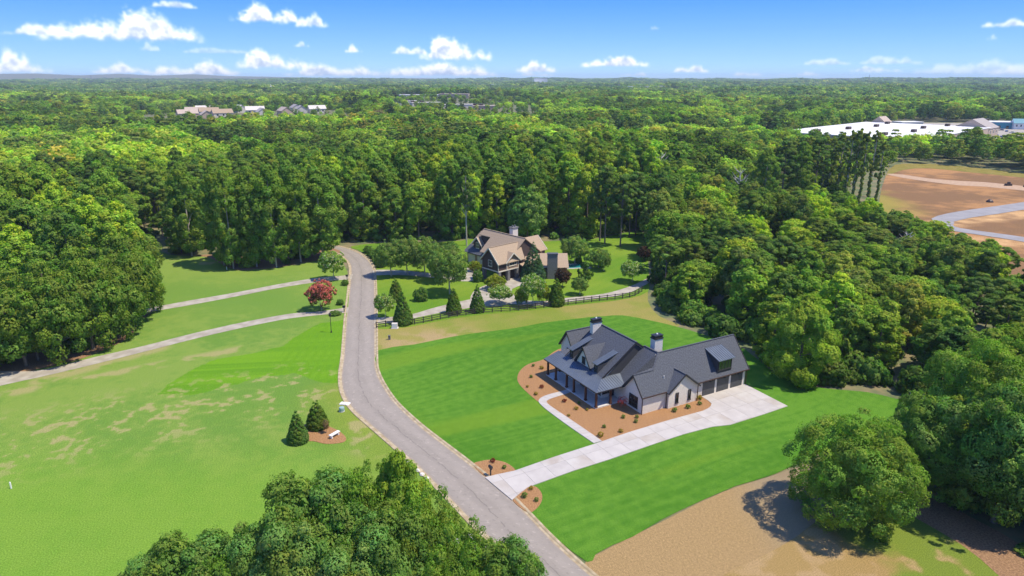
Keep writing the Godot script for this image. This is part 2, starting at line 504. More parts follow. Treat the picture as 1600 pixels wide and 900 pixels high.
const DRIVE := [Vector2(-3.4,-74.9), Vector2(-1.8,-75.6), Vector2(0.3,-76.4), Vector2(5.5,-79.7), Vector2(11.3,-83.1), Vector2(12.4,-83.8), Vector2(16.5,-86.3), Vector2(22.4,-89.6), Vector2(25.7,-91.3), Vector2(28.7,-92.8), Vector2(29.7,-93.6), Vector2(30.3,-94.3), Vector2(30.7,-95.2), Vector2(30.5,-96.2), Vector2(29.8,-97.7), Vector2(38.1,-102.3), Vector2(42.1,-94.4), Vector2(37.8,-91.9), Vector2(31.5,-88.5), Vector2(28.7,-87.9), Vector2(24.2,-85.8), Vector2(19.8,-83.3), Vector2(12.9,-79.2), Vector2(7.8,-76.4), Vector2(2.8,-73.3), Vector2(1.9,-72.7), Vector2(0.9,-71.4), Vector2(-0.0,-70.1)]
const BED_FRONT := [Vector2(12.4,-83.9), Vector2(9.6,-88.5), Vector2(6.5,-93.4), Vector2(5.4,-95.4), Vector2(5.3,-96.1), Vector2(5.7,-96.9), Vector2(6.7,-97.9), Vector2(8.6,-99.1), Vector2(9.1,-100.8), Vector2(13.7,-102.5), Vector2(21.0,-102.5), Vector2(30.0,-98.5), Vector2(29.8,-97.7), Vector2(30.5,-96.2), Vector2(30.7,-95.2), Vector2(30.3,-94.3), Vector2(29.7,-93.6), Vector2(28.7,-92.8), Vector2(22.4,-89.6), Vector2(16.5,-86.3)]
const BED_LEFT := [Vector2(4.2,-95.7), Vector2(2.6,-98.8), Vector2(1.2,-102.3), Vector2(0.9,-104.8), Vector2(1.4,-107.7), Vector2(2.9,-110.5), Vector2(5.6,-112.6), Vector2(7.7,-116.2), Vector2(9.5,-117.5), Vector2(11.5,-113.2), Vector2(10.5,-102.5), Vector2(8.3,-99.8), Vector2(6.5,-98.8), Vector2(5.0,-97.7), Vector2(4.3,-96.8)]
const BED_ROAD_A := [Vector2(-5.0,-77.9), Vector2(-4.0,-78.8), Vector2(-2.6,-79.1), Vector2(-0.8,-78.4), Vector2(0.4,-76.8), Vector2(0.2,-76.3), Vector2(-1.8,-75.6), Vector2(-3.2,-75.0)]
const BED_ROAD_B := [Vector2(0.1,-70.1), Vector2(0.9,-71.4), Vector2(1.9,-72.7), Vector2(2.4,-73.1), Vector2(3.1,-72.7), Vector2(3.6,-71.4), Vector2(3.5,-69.9), Vector2(2.8,-68.4), Vector2(1.8,-67.8)]
const WALK_L := [Vector2(11.2,-83.3), Vector2(8.3,-87.9), Vector2(5.6,-92.5), Vector2(4.4,-94.9), Vector2(4.1,-96.2), Vector2(4.8,-97.6), Vector2(6.5,-98.8), Vector2(8.3,-99.8), Vector2(9.6,-101.1)]
const WALK_R := [Vector2(12.4,-83.9), Vector2(9.6,-88.5), Vector2(6.5,-93.4), Vector2(5.4,-95.4), Vector2(5.5,-96.4), Vector2(6.7,-97.4), Vector2(8.5,-98.6), Vector2(10.1,-100.0)]
const LOWER_DRIVE_T := [Vector2(-35.6,-141.8), Vector2(-41.3,-138.8), Vector2(-47.0,-137.4), Vector2(-54.7,-132.4), Vector2(-62.1,-126.1), Vector2(-69.0,-119.0), Vector2(-75.1,-113.6), Vector2(-81.0,-107.9), Vector2(-87.6,-107.5), Vector2(-93.5,-106.6)]
const LOWER_DRIVE_B := [Vector2(-35.2,-138.0), Vector2(-41.9,-136.1), Vector2(-48.1,-133.3), Vector2(-56.9,-126.5), Vector2(-63.1,-120.6), Vector2(-68.6,-115.0), Vector2(-73.7,-110.0), Vector2(-78.7,-105.5), Vector2(-83.4,-101.7), Vector2(-86.7,-97.8)]
const UPPER_DRIVE_T := [Vector2(-40.6,-167.8), Vector2(-43.5,-166.4), Vector2(-49.7,-164.1), Vector2(-56.5,-159.3), Vector2(-64.7,-152.3), Vector2(-72.6,-146.4), Vector2(-79.4,-141.0), Vector2(-82.5,-138.8), Vector2(-86.9,-136.7)]
const UPPER_DRIVE_B := [Vector2(-40.0,-163.2), Vector2(-46.7,-161.5), Vector2(-55.5,-156.1), Vector2(-63.5,-149.2), Vector2(-71.1,-143.1), Vector2(-77.3,-138.8), Vector2(-80.5,-136.3), Vector2(-85.2,-133.9)]
const HOUSE_DRIVE_T := [Vector2(-28.9,-134.7), Vector2(-24.2,-135.5), Vector2(-20.5,-137.6), Vector2(-17.8,-140.5), Vector2(-14.2,-143.6), Vector2(-8.7,-147.7), Vector2(-4.1,-149.6), Vector2(0.0,-147.3), Vector2(7.2,-145.9), Vector2(12.4,-148.2), Vector2(20.8,-151.1), Vector2(26.7,-155.6), Vector2(31.5,-161.0), Vector2(35.9,-167.2)]
const HOUSE_DRIVE_B := [Vector2(-28.2,-131.2), Vector2(-23.1,-132.4), Vector2(-20.1,-134.7), Vector2(-15.1,-138.0), Vector2(-11.1,-140.1), Vector2(-6.3,-142.7), Vector2(0.0,-143.6), Vector2(7.1,-142.7), Vector2(12.2,-144.9), Vector2(20.4,-148.0), Vector2(26.8,-151.6), Vector2(31.3,-157.2), Vector2(35.3,-162.6)]
const FORECOURT := [Vector2(-9.4,-146.3), Vector2(-8.4,-155.1), Vector2(-3.2,-161.5), Vector2(2.0,-167.2), Vector2(4.7,-161.5), Vector2(0.0,-155.1), Vector2(0.7,-148.2), Vector2(-1.4,-143.1), Vector2(-6.3,-142.3)]
const STREET_DRIVE := [Vector2(-36.0,-171.5), Vector2(-32.5,-172.1), Vector2(-26.6,-170.9), Vector2(-18.1,-168.4), Vector2(-11.0,-174.6), Vector2(-7.9,-168.4), Vector2(-10.3,-161.5), Vector2(-17.6,-163.8), Vector2(-26.0,-166.7), Vector2(-31.6,-167.2), Vector2(-35.2,-167.2)]
const FIELD := [Vector2(151.7,-280.3), Vector2(191.7,-351.6), Vector2(220.8,-397.4), Vector2(236.1,-403.6), Vector2(251.1,-397.4), Vector2(261.7,-380.0), Vector2(269.6,-361.5), Vector2(277.3,-329.1), Vector2(282.1,-300.2), Vector2(126.2,-126.1), Vector2(121.2,-146.3), Vector2(126.0,-170.2), Vector2(130.1,-186.9), Vector2(135.0,-206.8), Vector2(135.0,-220.8), Vector2(135.1,-236.6), Vector2(136.3,-248.4)]
const FIELDGRASS := [Vector2(191.7,-351.6), Vector2(220.8,-397.4), Vector2(236.1,-403.6), Vector2(251.1,-397.4), Vector2(261.7,-380.0), Vector2(269.6,-361.5), Vector2(277.3,-329.1), Vector2(265.9,-315.0), Vector2(257.5,-344.6), Vector2(244.3,-364.0), Vector2(231.5,-382.8), Vector2(212.7,-374.5)]
const FIELDSCAR := [Vector2(195.5,-358.9), Vector2(202.9,-356.5), Vector2(207.9,-342.3), Vector2(218.3,-333.4), Vector2(228.0,-329.1), Vector2(237.7,-316.9), Vector2(258.1,-298.4), Vector2(251.1,-289.9), Vector2(228.3,-303.7), Vector2(218.6,-315.0), Vector2(209.2,-318.9), Vector2(201.5,-331.3), Vector2(196.4,-344.6)]
const FIELDROAD_A := [Vector2(149.5,-240.0), Vector2(161.1,-249.7), Vector2(175.9,-258.0), Vector2(190.8,-265.5), Vector2(207.1,-274.2), Vector2(251.1,-296.7), Vector2(235.4,-277.2), Vector2(195.0,-257.4), Vector2(179.6,-249.0), Vector2(165.9,-242.4), Vector2(154.0,-234.4), Vector2(148.7,-229.0), Vector2(147.6,-231.1)]
const FIELDROAD_B := [Vector2(149.5,-240.0), Vector2(154.0,-234.4), Vector2(150.4,-229.0), Vector2(149.6,-223.8), Vector2(155.6,-216.9), Vector2(161.3,-210.4), Vector2(171.2,-197.6), Vector2(164.9,-189.8), Vector2(156.6,-203.8), Vector2(150.4,-212.2), Vector2(144.7,-219.3), Vector2(145.0,-226.9)]
const BUSHBED := [Vector2(-31.8,-87.2), Vector2(-30.5,-88.5), Vector2(-27.8,-88.7), Vector2(-25.1,-87.2), Vector2(-23.2,-85.0), Vector2(-23.3,-83.6), Vector2(-25.5,-83.2), Vector2(-27.4,-83.9), Vector2(-29.2,-83.9), Vector2(-30.7,-84.6)]
const RIDGEDIRT := [Vector2(-81.7,-108.4), Vector2(-76.8,-113.2), Vector2(-74.2,-121.0), Vector2(-74.8,-126.8), Vector2(-76.4,-132.8), Vector2(-77.5,-137.6), Vector2(-78.5,-135.1), Vector2(-80.0,-131.6), Vector2(-82.0,-126.1), Vector2(-85.5,-117.8), Vector2(-91.7,-113.2), Vector2(-95.3,-109.0), Vector2(-88.5,-100.1), Vector2(-84.4,-103.0)]
const WOODDIRT := [Vector2(-78.8,-178.5), Vector2(-85.2,-185.4), Vector2(-90.3,-186.9), Vector2(-85.5,-188.3), Vector2(-69.6,-189.8), Vector2(-52.9,-196.0), Vector2(-49.1,-188.3), Vector2(-51.3,-184.0), Vector2(-57.1,-178.5), Vector2(-62.6,-174.0), Vector2(-67.2,-172.7), Vector2(-71.7,-171.5)]
const MOWN := [Vector2(-56.3, -98.5), Vector2(-56.5, -102.5), Vector2(-55.1, -108.2), Vector2(-52.7, -113.2), Vector2(-48.6, -114.4), Vector2(-43.2, -119.3), Vector2(-39.3, -131.6), Vector2(-34.8, -133.5), Vector2(-30.3, -113.2), Vector2(-28.4, -103.0), Vector2(-31.7, -103.3), Vector2(-37.0, -106.8), Vector2(-42.7, -104.5), Vector2(-47.2, -101.1), Vector2(-50.7, -98.5)]
const FENCE := [Vector2(-27.2, -128.6), Vector2(-25.8, -129.3), Vector2(-20.0, -130.7), Vector2(-14.7, -133.9), Vector2(-10.5, -136.1), Vector2(-5.2, -138.0), Vector2(0.8, -139.2), Vector2(6.8, -141.2), Vector2(11.4, -142.9), Vector2(19.5, -145.9), Vector2(27.0, -148.7), Vector2(30.5, -153.1)]
const BED_PLANTS := [["little_shrub", 3.2, -104.8, 1.0, "alone at the rim of the left bed"],
	["little_gold", 5.1, -108.4, 1.3, "near the left end of the porch"],
	["little_shrub", 3.7, -109.5, 1.0, "at the far rim of the left bed"],
	["little_red", 4.8, -100.8, 1.2, "beside the curve of the walk"],
	["little_gold", 3.8, -98.3, 1.1, "between the walk and the left lawn"],
	["little_gold", 2.5, -101.1, 0.8, "at the lawn side of the left bed"],
	["little_red", 8.1, -95.8, 1.2, "inside the bend of the walk"],
	["little_gold", 9.7, -93.3, 1.1, "in the front bed beyond the walk's bend"],
	["little_gold", 8.4, -91.2, 0.8, "close to the straight part of the walk"],
	["little_shrub", 13.2, -87.7, 1.0, "in the middle of the front bed"],
	["little_gold", 12.4, -85.2, 1.5, "at the corner of walk and driveway"],
	["little_gold", 15.4, -86.4, 1.1, "at the driveway edge of the front bed"],
	["little_shrub", 16.4, -90.6, 1.1, "below the bay window"],
	["little_shrub", 18.0, -89.2, 1.1, "below the bay corner, nearer the driveway"],
	["little_shrub", 18.4, -90.6, 1.0, "next to the bay corner downspout"],
	["little_shrub", 24.4, -92.6, 1.4, "under the left window of the white gable"],
	["little_shrub", 26.7, -93.7, 1.4, "under the right window of the white gable"],
	["little_shrub", 28.8, -94.9, 1.2, "at the tip of the front bed"],
	["little_gold", 29.2, -96.7, 1.5, "beside the first garage door"],
	["little_red", -2.5, -78.5, 1.2, "in the small bed left of the driveway mouth"],
	["little_shrub", -1.0, -77.0, 1.0, "at the driveway side of the small left bed"],
	["little_shrub", 1.5, -70.7, 1.3, "in the small bed right of the driveway mouth"],
	["little_gold", 2.3, -72.3, 1.0, "at the top of the small right bed"],
	["little_shrub", 2.9, -69.9, 1.0, "at the lawn side of the small right bed"],
	["little_shrub", 10.3, -95.2, 0.9, "by the porch end post in shade"],
	["little_gold", 11.3, -93.0, 0.8, "below the porch end post"]]
const CLOUDS := [[-28.12, 3.63, 5.09, 1.31, 1.00], [-33.01, 3.14, 2.24, 0.47, 0.85], [-18.55, 4.74, 2.50, 0.87, 1.00], [-15.31, 4.24, 1.22, 0.63, 0.85], [-34.21, 1.21, 1.56, 0.96, 1.00], [-28.62, 0.77, 1.76, 0.51, 0.95], [-23.83, 0.72, 3.24, 0.67, 1.00], [-18.42, 1.48, 2.60, 0.87, 1.00], [-13.79, 0.66, 3.92, 0.61, 0.95], [-12.33, 2.22, 0.68, 0.37, 0.90], [-4.45, 2.41, 2.83, 1.13, 1.00], [-8.06, 2.11, 1.50, 0.38, 0.80], [-5.61, 0.73, 4.48, 0.72, 1.00], [1.94, 0.93, 1.63, 0.58, 0.95], [1.95, 0.24, 2.04, 0.34, 0.80], [8.10, 1.40, 2.68, 0.57, 1.00], [14.02, 0.76, 1.34, 0.38, 0.90], [23.55, 1.21, 1.77, 0.31, 0.55], [27.75, 1.29, 2.03, 0.38, 0.50], [26.96, 0.65, 1.68, 0.30, 0.60], [34.06, 3.49, 1.29, 0.31, 0.80], [32.69, 0.78, 3.31, 0.57, 0.50], [18.09, 0.19, 1.92, 0.28, 0.80], [9.90, 0.19, 1.49, 0.29, 0.70], [-24.64, 5.09, 1.49, 0.33, 0.80], [-16.34, 2.51, 0.65, 0.27, 0.60], [11.02, 3.72, 0.39, 0.18, 0.50], [-26.55, 2.16, 0.65, 0.34, 0.50], [-21.95, 1.98, 2.66, 0.27, 0.40], [35.53, 0.56, 1.98, 0.55, 0.55], [21.93, 0.18, 2.17, 0.27, 0.70], [33.52, 2.61, 0.35, 0.20, 0.40]]
const CLEAR_STORE := [Vector2(209.0, -555.0), Vector2(288.0, -470.0), Vector2(345.0, -465.0), Vector2(520.0, -420.0), Vector2(660.0, -770.0), Vector2(440.0, -800.0), Vector2(334.0, -680.0)]
const CLEAR_SLIM := [Vector2(127.5, -260.0), Vector2(150.9, -300.2), Vector2(184.1, -358.9), Vector2(201.6, -369.2), Vector2(130.2, -236.6), Vector2(118.9, -231.1)]
const MEADOW_FAR := [Vector2(-190.8, -433.7), Vector2(-183.7, -441.0), Vector2(-172.3, -441.0), Vector2(-161.3, -426.6), Vector2(-159.8, -409.9), Vector2(-175.0, -409.9)]
const CLEAR_STREET := [Vector2(12.5, -51.5), Vector2(7.8, -57.5), Vector2(4.2, -63.0), Vector2(0.1, -70.2), Vector2(-3.4, -75.1), Vector2(-6.8, -79.6), Vector2(-10.1, -83.9), Vector2(-13.6, -88.7), Vector2(-18.1, -95.6), Vector2(-21.3, -102.3), Vector2(-23.5, -108.2), Vector2(-24.6, -113.2), Vector2(-27.1, -126.1), Vector2(-30.8, -145.9), Vector2(-34.8, -165.5), Vector2(-37.5, -176.2), Vector2(-40.9, -184.7), Vector2(-44.6, -191.0), Vector2(-48.9, -196.0), Vector2(-53.8, -199.6), Vector2(-60.3, -202.5), Vector2(-59.7, -198.8), Vector2(-53.3, -194.8), Vector2(-48.7, -188.7), Vector2(-44.1, -179.2), Vector2(-41.7, -170.6), Vector2(-39.8, -161.5), Vector2(-37.6, -150.1), Vector2(-34.5, -134.3), Vector2(-30.4, -114.7), Vector2(-29.1, -107.6), Vector2(-28.2, -103.8), Vector2(-26.9, -99.4), Vector2(-25.4, -96.0), Vector2(-23.7, -93.0), Vector2(-21.5, -90.0), Vector2(-18.9, -86.6), Vector2(-15.4, -82.1), Vector2(-12.1, -77.7), Vector2(-7.4, -70.6), Vector2(-3.4, -64.5), Vector2(-0.3, -60.7), Vector2(2.4, -57.3), Vector2(6.2, -51.5)]
const CLEAR_ROAD := [Vector2(-48.9, -196.0), Vector2(-53.8, -199.6), Vector2(-60.3, -202.5), Vector2(-59.3, -197.6), Vector2(-53.0, -193.6), Vector2(-48.6, -188.3)]
const CLEAR_DRIVES := [Vector2(-80.3, -142.7), Vector2(-83.0, -139.7), Vector2(-87.3, -137.6), Vector2(-84.6, -132.8), Vector2(-79.9, -135.1), Vector2(-76.7, -137.6)]
const CLEAR_SUBURB_A := [Vector2(-444.0, -980.0), Vector2(-424.0, -980.0), Vector2(-300.0, -640.0), Vector2(-308.0, -632.0), Vector2(-352.0, -720.0)]
const CLEAR_SUBURB_B := [Vector2(-356.0, -816.0), Vector2(-264.0, -860.0), Vector2(-216.0, -832.0), Vector2(-212.0, -736.0), Vector2(-248.0, -720.0), Vector2(-280.0, -672.0), Vector2(-336.0, -680.0)]
const CLEAR_SHEDS := [Vector2(-237.8, -1361.2), Vector2(-49.2, -1344.8), Vector2(8.2, -967.6), Vector2(12.3, -885.6), Vector2(-49.2, -869.2), Vector2(-139.4, -951.2), Vector2(-188.6, -1107.0)]
const TAN_GAP := [Vector2(103.0, -551.5), Vector2(85.0, -524.2), Vector2(79.3, -545.8), Vector2(98.8, -581.6)]
const CLEAR_NEAR := [Vector2(-120.0, 0.0), Vector2(-120.0, -62.0), Vector2(-40.0, -62.0), Vector2(-30.0, -110.0), Vector2(10.0, -62.0), Vector2(49.0, -62.0), Vector2(49.0, -20.0), Vector2(49.0, 0.0)]
const LOW_SUBURB := [Vector2(-512.0, -1064.0), Vector2(-184.0, -904.0), Vector2(-144.0, -576.0), Vector2(-240.0, -512.0), Vector2(-352.0, -592.0), Vector2(-464.0, -800.0)]
const LOW_SHEDS := [Vector2(-270.6, -1410.4), Vector2(16.4, -1394.0), Vector2(49.2, -861.0), Vector2(24.6, -705.2), Vector2(-90.2, -705.2), Vector2(-205.0, -984.0)]
const LOW_FIELD := [Vector2(-196.2, -423.2), Vector2(-156.9, -423.2), Vector2(-136.3, -385.6), Vector2(-182.9, -385.6)]
const CLEAR_GAP := [Vector2(98.5, -534.8), Vector2(84.2, -519.1), Vector2(79.6, -540.3), Vector2(95.8, -563.1)]


# ---------------------------------------------------------------- plants
# A crown is a set of lobes [centre, radii, colour]; leaf sprays are spread through the outer part of every lobe.
func leaf_cloud(lobes: Array, count: int, size: float, aspect := 0.62, bloom := Color(0, 0, 0, 0), up_bias := 0.35) -> ArrayMesh:
	var total := 0.0
	var mid := Vector3.ZERO
	for l in lobes:
		total += l[1].x * (l[1].x + l[1].y)
		mid += l[0]
	mid /= lobes.size()
	var v := PackedVector3Array()
	var n := PackedVector3Array()
	var c := PackedColorArray()
	var ix := PackedInt32Array()
	v.resize(count * 4 + lobes.size() * 4)
	n.resize(v.size())
	c.resize(v.size())
	ix.resize(v.size() / 4 * 6)
	var at := 0
	for l in lobes:
		var o: Vector3 = l[0]
		var rad: Vector3 = l[1]
		var base: Color = l[2]
		var out := (o - mid).normalized()
		var k := int(count * rad.x * (rad.x + rad.y) / total)
		for i in k:
			var y := rng.randf_range(-1, 1)
			var a := rng.randf() * TAU
			var s := sqrt(1.0 - y * y)
			var d := Vector3(s * cos(a), y, s * sin(a))
			if d.dot(out) < -0.25 or y < -0.55:
				d = (d + out * 0.9 + Vector3(0, 0.3, 0)).normalized()
			var ripple := 0.84 + 0.16 * sin(d.x * 7.0 + o.x * 3.0) * sin(d.z * 7.0 + o.z * 5.0 + d.y * 4.0)
			var p := o + d * rad * (0.62 + 0.38 * sqrt(rng.randf())) * ripple
			var nn := (d * 0.95 + Vector3(rng.randf_range(-1, 1), rng.randf_range(-0.8, 1) + up_bias, rng.randf_range(-1, 1)) * 0.56).normalized()
			var t := nn.cross(Vector3(rng.randf_range(-1, 1), rng.randf_range(-1, 1), rng.randf_range(-1, 1)))
			if t.length_squared() < 0.01:
				t = nn.cross(Vector3(1, 0.2, 0.3))
			t = t.normalized()
			var b := nn.cross(t) * -1.0
			var len_ := size * rng.randf_range(0.6, 1.3)
			var wid := len_ * aspect * 0.5
			var col := base * rng.randf_range(0.78, 1.25)
			col.r *= rng.randf_range(0.82, 1.14)
			if bloom.a > 0.0 and d.y > -0.1 and rng.randf() < bloom.a:
				col = bloom * rng.randf_range(0.85, 1.1)
			col.a = 1.0
			if at + 4 > v.size():
				break
			var soft := (nn + d * 0.55).normalized()
			v[at] = p - t * len_ * 0.5
			v[at + 1] = p + b * wid + nn * wid * 0.35
			v[at + 2] = p + t * len_ * 0.5 - Vector3(0, len_ * 0.12, 0)
			v[at + 3] = p - b * wid + nn * wid * 0.35
			for q in 4:
				n[at + q] = soft
				c[at + q] = col
			var j := at / 4 * 6
			ix[j] = at; ix[j + 1] = at + 1; ix[j + 2] = at + 2; ix[j + 3] = at; ix[j + 4] = at + 2; ix[j + 5] = at + 3
			at += 4
	v.resize(at); n.resize(at); c.resize(at); ix.resize(at / 4 * 6)
	# turn each face so that it is wound the way its normal points
	var e := (v[ix[2]] - v[ix[0]]).cross(v[ix[1]] - v[ix[0]])
	if e.dot(n[0]) < 0:
		for i in at / 4:
			var q := ix[i * 6 + 1]
			ix[i * 6 + 1] = ix[i * 6 + 2]
			ix[i * 6 + 2] = q
			q = ix[i * 6 + 4]
			ix[i * 6 + 4] = ix[i * 6 + 5]
			ix[i * 6 + 5] = q
	var arr := []
	arr.resize(Mesh.ARRAY_MAX)
	arr[Mesh.ARRAY_VERTEX] = v
	arr[Mesh.ARRAY_NORMAL] = n
	arr[Mesh.ARRAY_COLOR] = c
	arr[Mesh.ARRAY_INDEX] = ix
	var m := ArrayMesh.new()
	m.add_surface_from_arrays(Mesh.PRIMITIVE_TRIANGLES, arr)
	return m


func shade(c: Color, spread := 0.2) -> Color:
	var k := rng.randf_range(1.0 - spread, 1.0 + spread)
	return Color(c.r * k * rng.randf_range(0.85, 1.2), c.g * k, c.b * k * rng.randf_range(0.8, 1.2))


func lobes_round(h: float, r: float, base: float, count: int, col: Color, lump := 0.38, wild := 0.2) -> Array:
	var out := []
	var ry := (h - base) * 0.5
	var o := Vector3(0, base + ry, 0)
	var turn := rng.randf() * TAU
	for i in count:
		var y := 1.0 - 1.75 * (i + 0.5) / count
		var a := i * 2.39996 + turn
		var s := sqrt(maxf(0.0, 1.0 - y * y))
		var k := r * lump * rng.randf_range(0.72, 1.2)
		var far := rng.randf_range(1.0 - wild * 1.6, 1.0 + wild * 0.5)
		out.append([o + Vector3(s * cos(a) * (r - k * 0.7), y * (ry - k * 0.6), s * sin(a) * (r - k * 0.7)) * far, Vector3(k, k * rng.randf_range(0.78, 1.1), k), shade(col)])
	for i in int(count * 0.7):                                # shoots that break the outline
		var d := Vector3(rng.randf_range(-1, 1), rng.randf_range(-0.5, 1), rng.randf_range(-1, 1)).normalized()
		var k := r * lump * rng.randf_range(0.3, 0.55)
		var far := rng.randf_range(0.86, 1.12)
		out.append([o + Vector3(d.x * (r - k * 0.5), d.y * (ry - k * 0.5), d.z * (r - k * 0.5)) * far, Vector3(k, k * rng.randf_range(0.8, 1.3), k), shade(col)])
	for i in int(count * 0.25):
		var a := rng.randf() * TAU
		var k := r * lump * 1.1
		out.append([o + Vector3(cos(a) * r * 0.35, rng.randf_range(-0.4, 0.45) * ry, sin(a) * r * 0.35), Vector3(k, k * 0.8, k), shade(col)])
	return out


func lobes_tall(h: float, r: float, base: float, count: int, col: Color, peak := 0.42) -> Array:   # taller than wide, upright lumps
	var out := []
	for i in count:
		var t := (i + 0.5) / count
		var off := absf(t - peak) / (peak * 1.2 if t < peak else (1.0 - peak) * 1.02)
		var prof := r * pow(maxf(0.0, 1.0 - pow(off, 2.3)), 0.6)
		var a := i * 2.39996 + rng.randf_range(-0.6, 0.6)
		var k := r * rng.randf_range(0.16, 0.4)
		var far := maxf(prof - k * 0.6, 0.0) * rng.randf_range(0.5, 1.28)
		out.append([Vector3(cos(a) * far, base + t * (h - base) - k * 0.7 + rng.randf_range(-0.6, 0.6), sin(a) * far), Vector3(k, k * rng.randf_range(0.95, 1.4), k), shade(col)])
	return out


func lobes_pine(h: float, r: float, base: float, whorls: int, col: Color) -> Array:
	var out := []
	for w in whorls:
		var t := (w + 0.5) / whorls
		var reach := r * (0.62 + 0.5 * sin(PI * minf(t * 1.35, 1.0))) * (1.0 if t < 0.7 else 1.0 - (t - 0.7) * 2.3)
		var k := 3 + int(reach / r * 2.2)
		var a0 := rng.randf() * TAU
		for i in k:
			var a := a0 + TAU * i / k + rng.randf_range(-0.4, 0.4)
			var q := reach * rng.randf_range(0.45, 1.0)
			var s := r * rng.randf_range(0.28, 0.46)
			out.append([Vector3(cos(a) * q, base + t * (h - base) + q * 0.12 + rng.randf_range(-0.4, 0.4), sin(a) * q), Vector3(s, s * 0.72, s), shade(col, 0.2)])
	out.append([Vector3(0, h - r * 0.25, 0), Vector3(r * 0.3, r * 0.3, r * 0.3), col])
	return out


func lobes_cone(h: float, r: float, count: int, col: Color, power := 0.85, lump := 0.3) -> Array:
	var out := []
	for i in count:
		var t := 1.0 - sqrt(1.0 - (i + 0.5) / count)
		var a := i * 2.39996
		var prof := r * pow(1.0 - t, power) * (0.85 + 0.15 * minf(t * 8.0, 1.0))
		var k := maxf(r * lump * rng.randf_range(0.7, 1.15) * (1.0 - t * 0.6), 0.06)
		out.append([Vector3(cos(a) * maxf(prof - k * 0.6, 0), t * h * 0.94 + k * 0.35, sin(a) * maxf(prof - k * 0.6, 0)), Vector3(k, k * 1.15, k), shade(col, 0.14)])
	return out


func trunk_mesh(lobes: Array, h: float, thick: float, limbs: int, top := 0.5, straight := false) -> ArrayMesh:
	var m := MB.new()
	var wob := Vector3(rng.randf_range(-0.3, 0.3), 0, rng.randf_range(-0.3, 0.3)) * (0.3 if straight else 1.0)
	m.tube([Vector3(0, -0.3, 0), Vector3(0, 0.3, 0), wob * 0.5 + Vector3(0, h * top * 0.5, 0), wob + Vector3(0, h * top, 0), wob + Vector3(0, h * (0.95 if straight else top + 0.2), 0)], [thick * 1.5, thick, thick * 0.85, thick * 0.65, thick * 0.15], 7)
	for i in limbs:
		var l = lobes[(i * 7 + 3) % lobes.size()]
		var from := wob * 0.8 + Vector3(0, clampf(l[0].y * 0.72, h * 0.16, h * 0.9), 0)
		m.tube([from, from.lerp(l[0], 0.5) + Vector3(0, h * 0.015, 0), l[0]], [thick * 0.4, thick * 0.26, thick * 0.08], 5)
	return m.mesh()


func add_proto(kind: String, lobes: Array, leaves: int, size: float, h: float, w: float, thick: float, limbs: int, top := 0.5, aspect := 0.62, straight := false, bloom := Color(0, 0, 0, 0)) -> void:
	proto[kind] = {"crown": leaf_cloud(lobes, leaves, size, aspect, bloom), "trunk": trunk_mesh(lobes, h, thick, limbs, top, straight), "h": h, "w": w}


const GREEN := Color(0.188, 0.308, 0.056)
const DEEP := Color(0.135, 0.243, 0.056)
const LIGHT := Color(0.275, 0.410, 0.060)
const OLIVE := Color(0.235, 0.305, 0.074)
const LIME := Color(0.390, 0.520, 0.046)
const PINE := Color(0.146, 0.236, 0.064)
const GREY := Color(0.185, 0.310, 0.082)

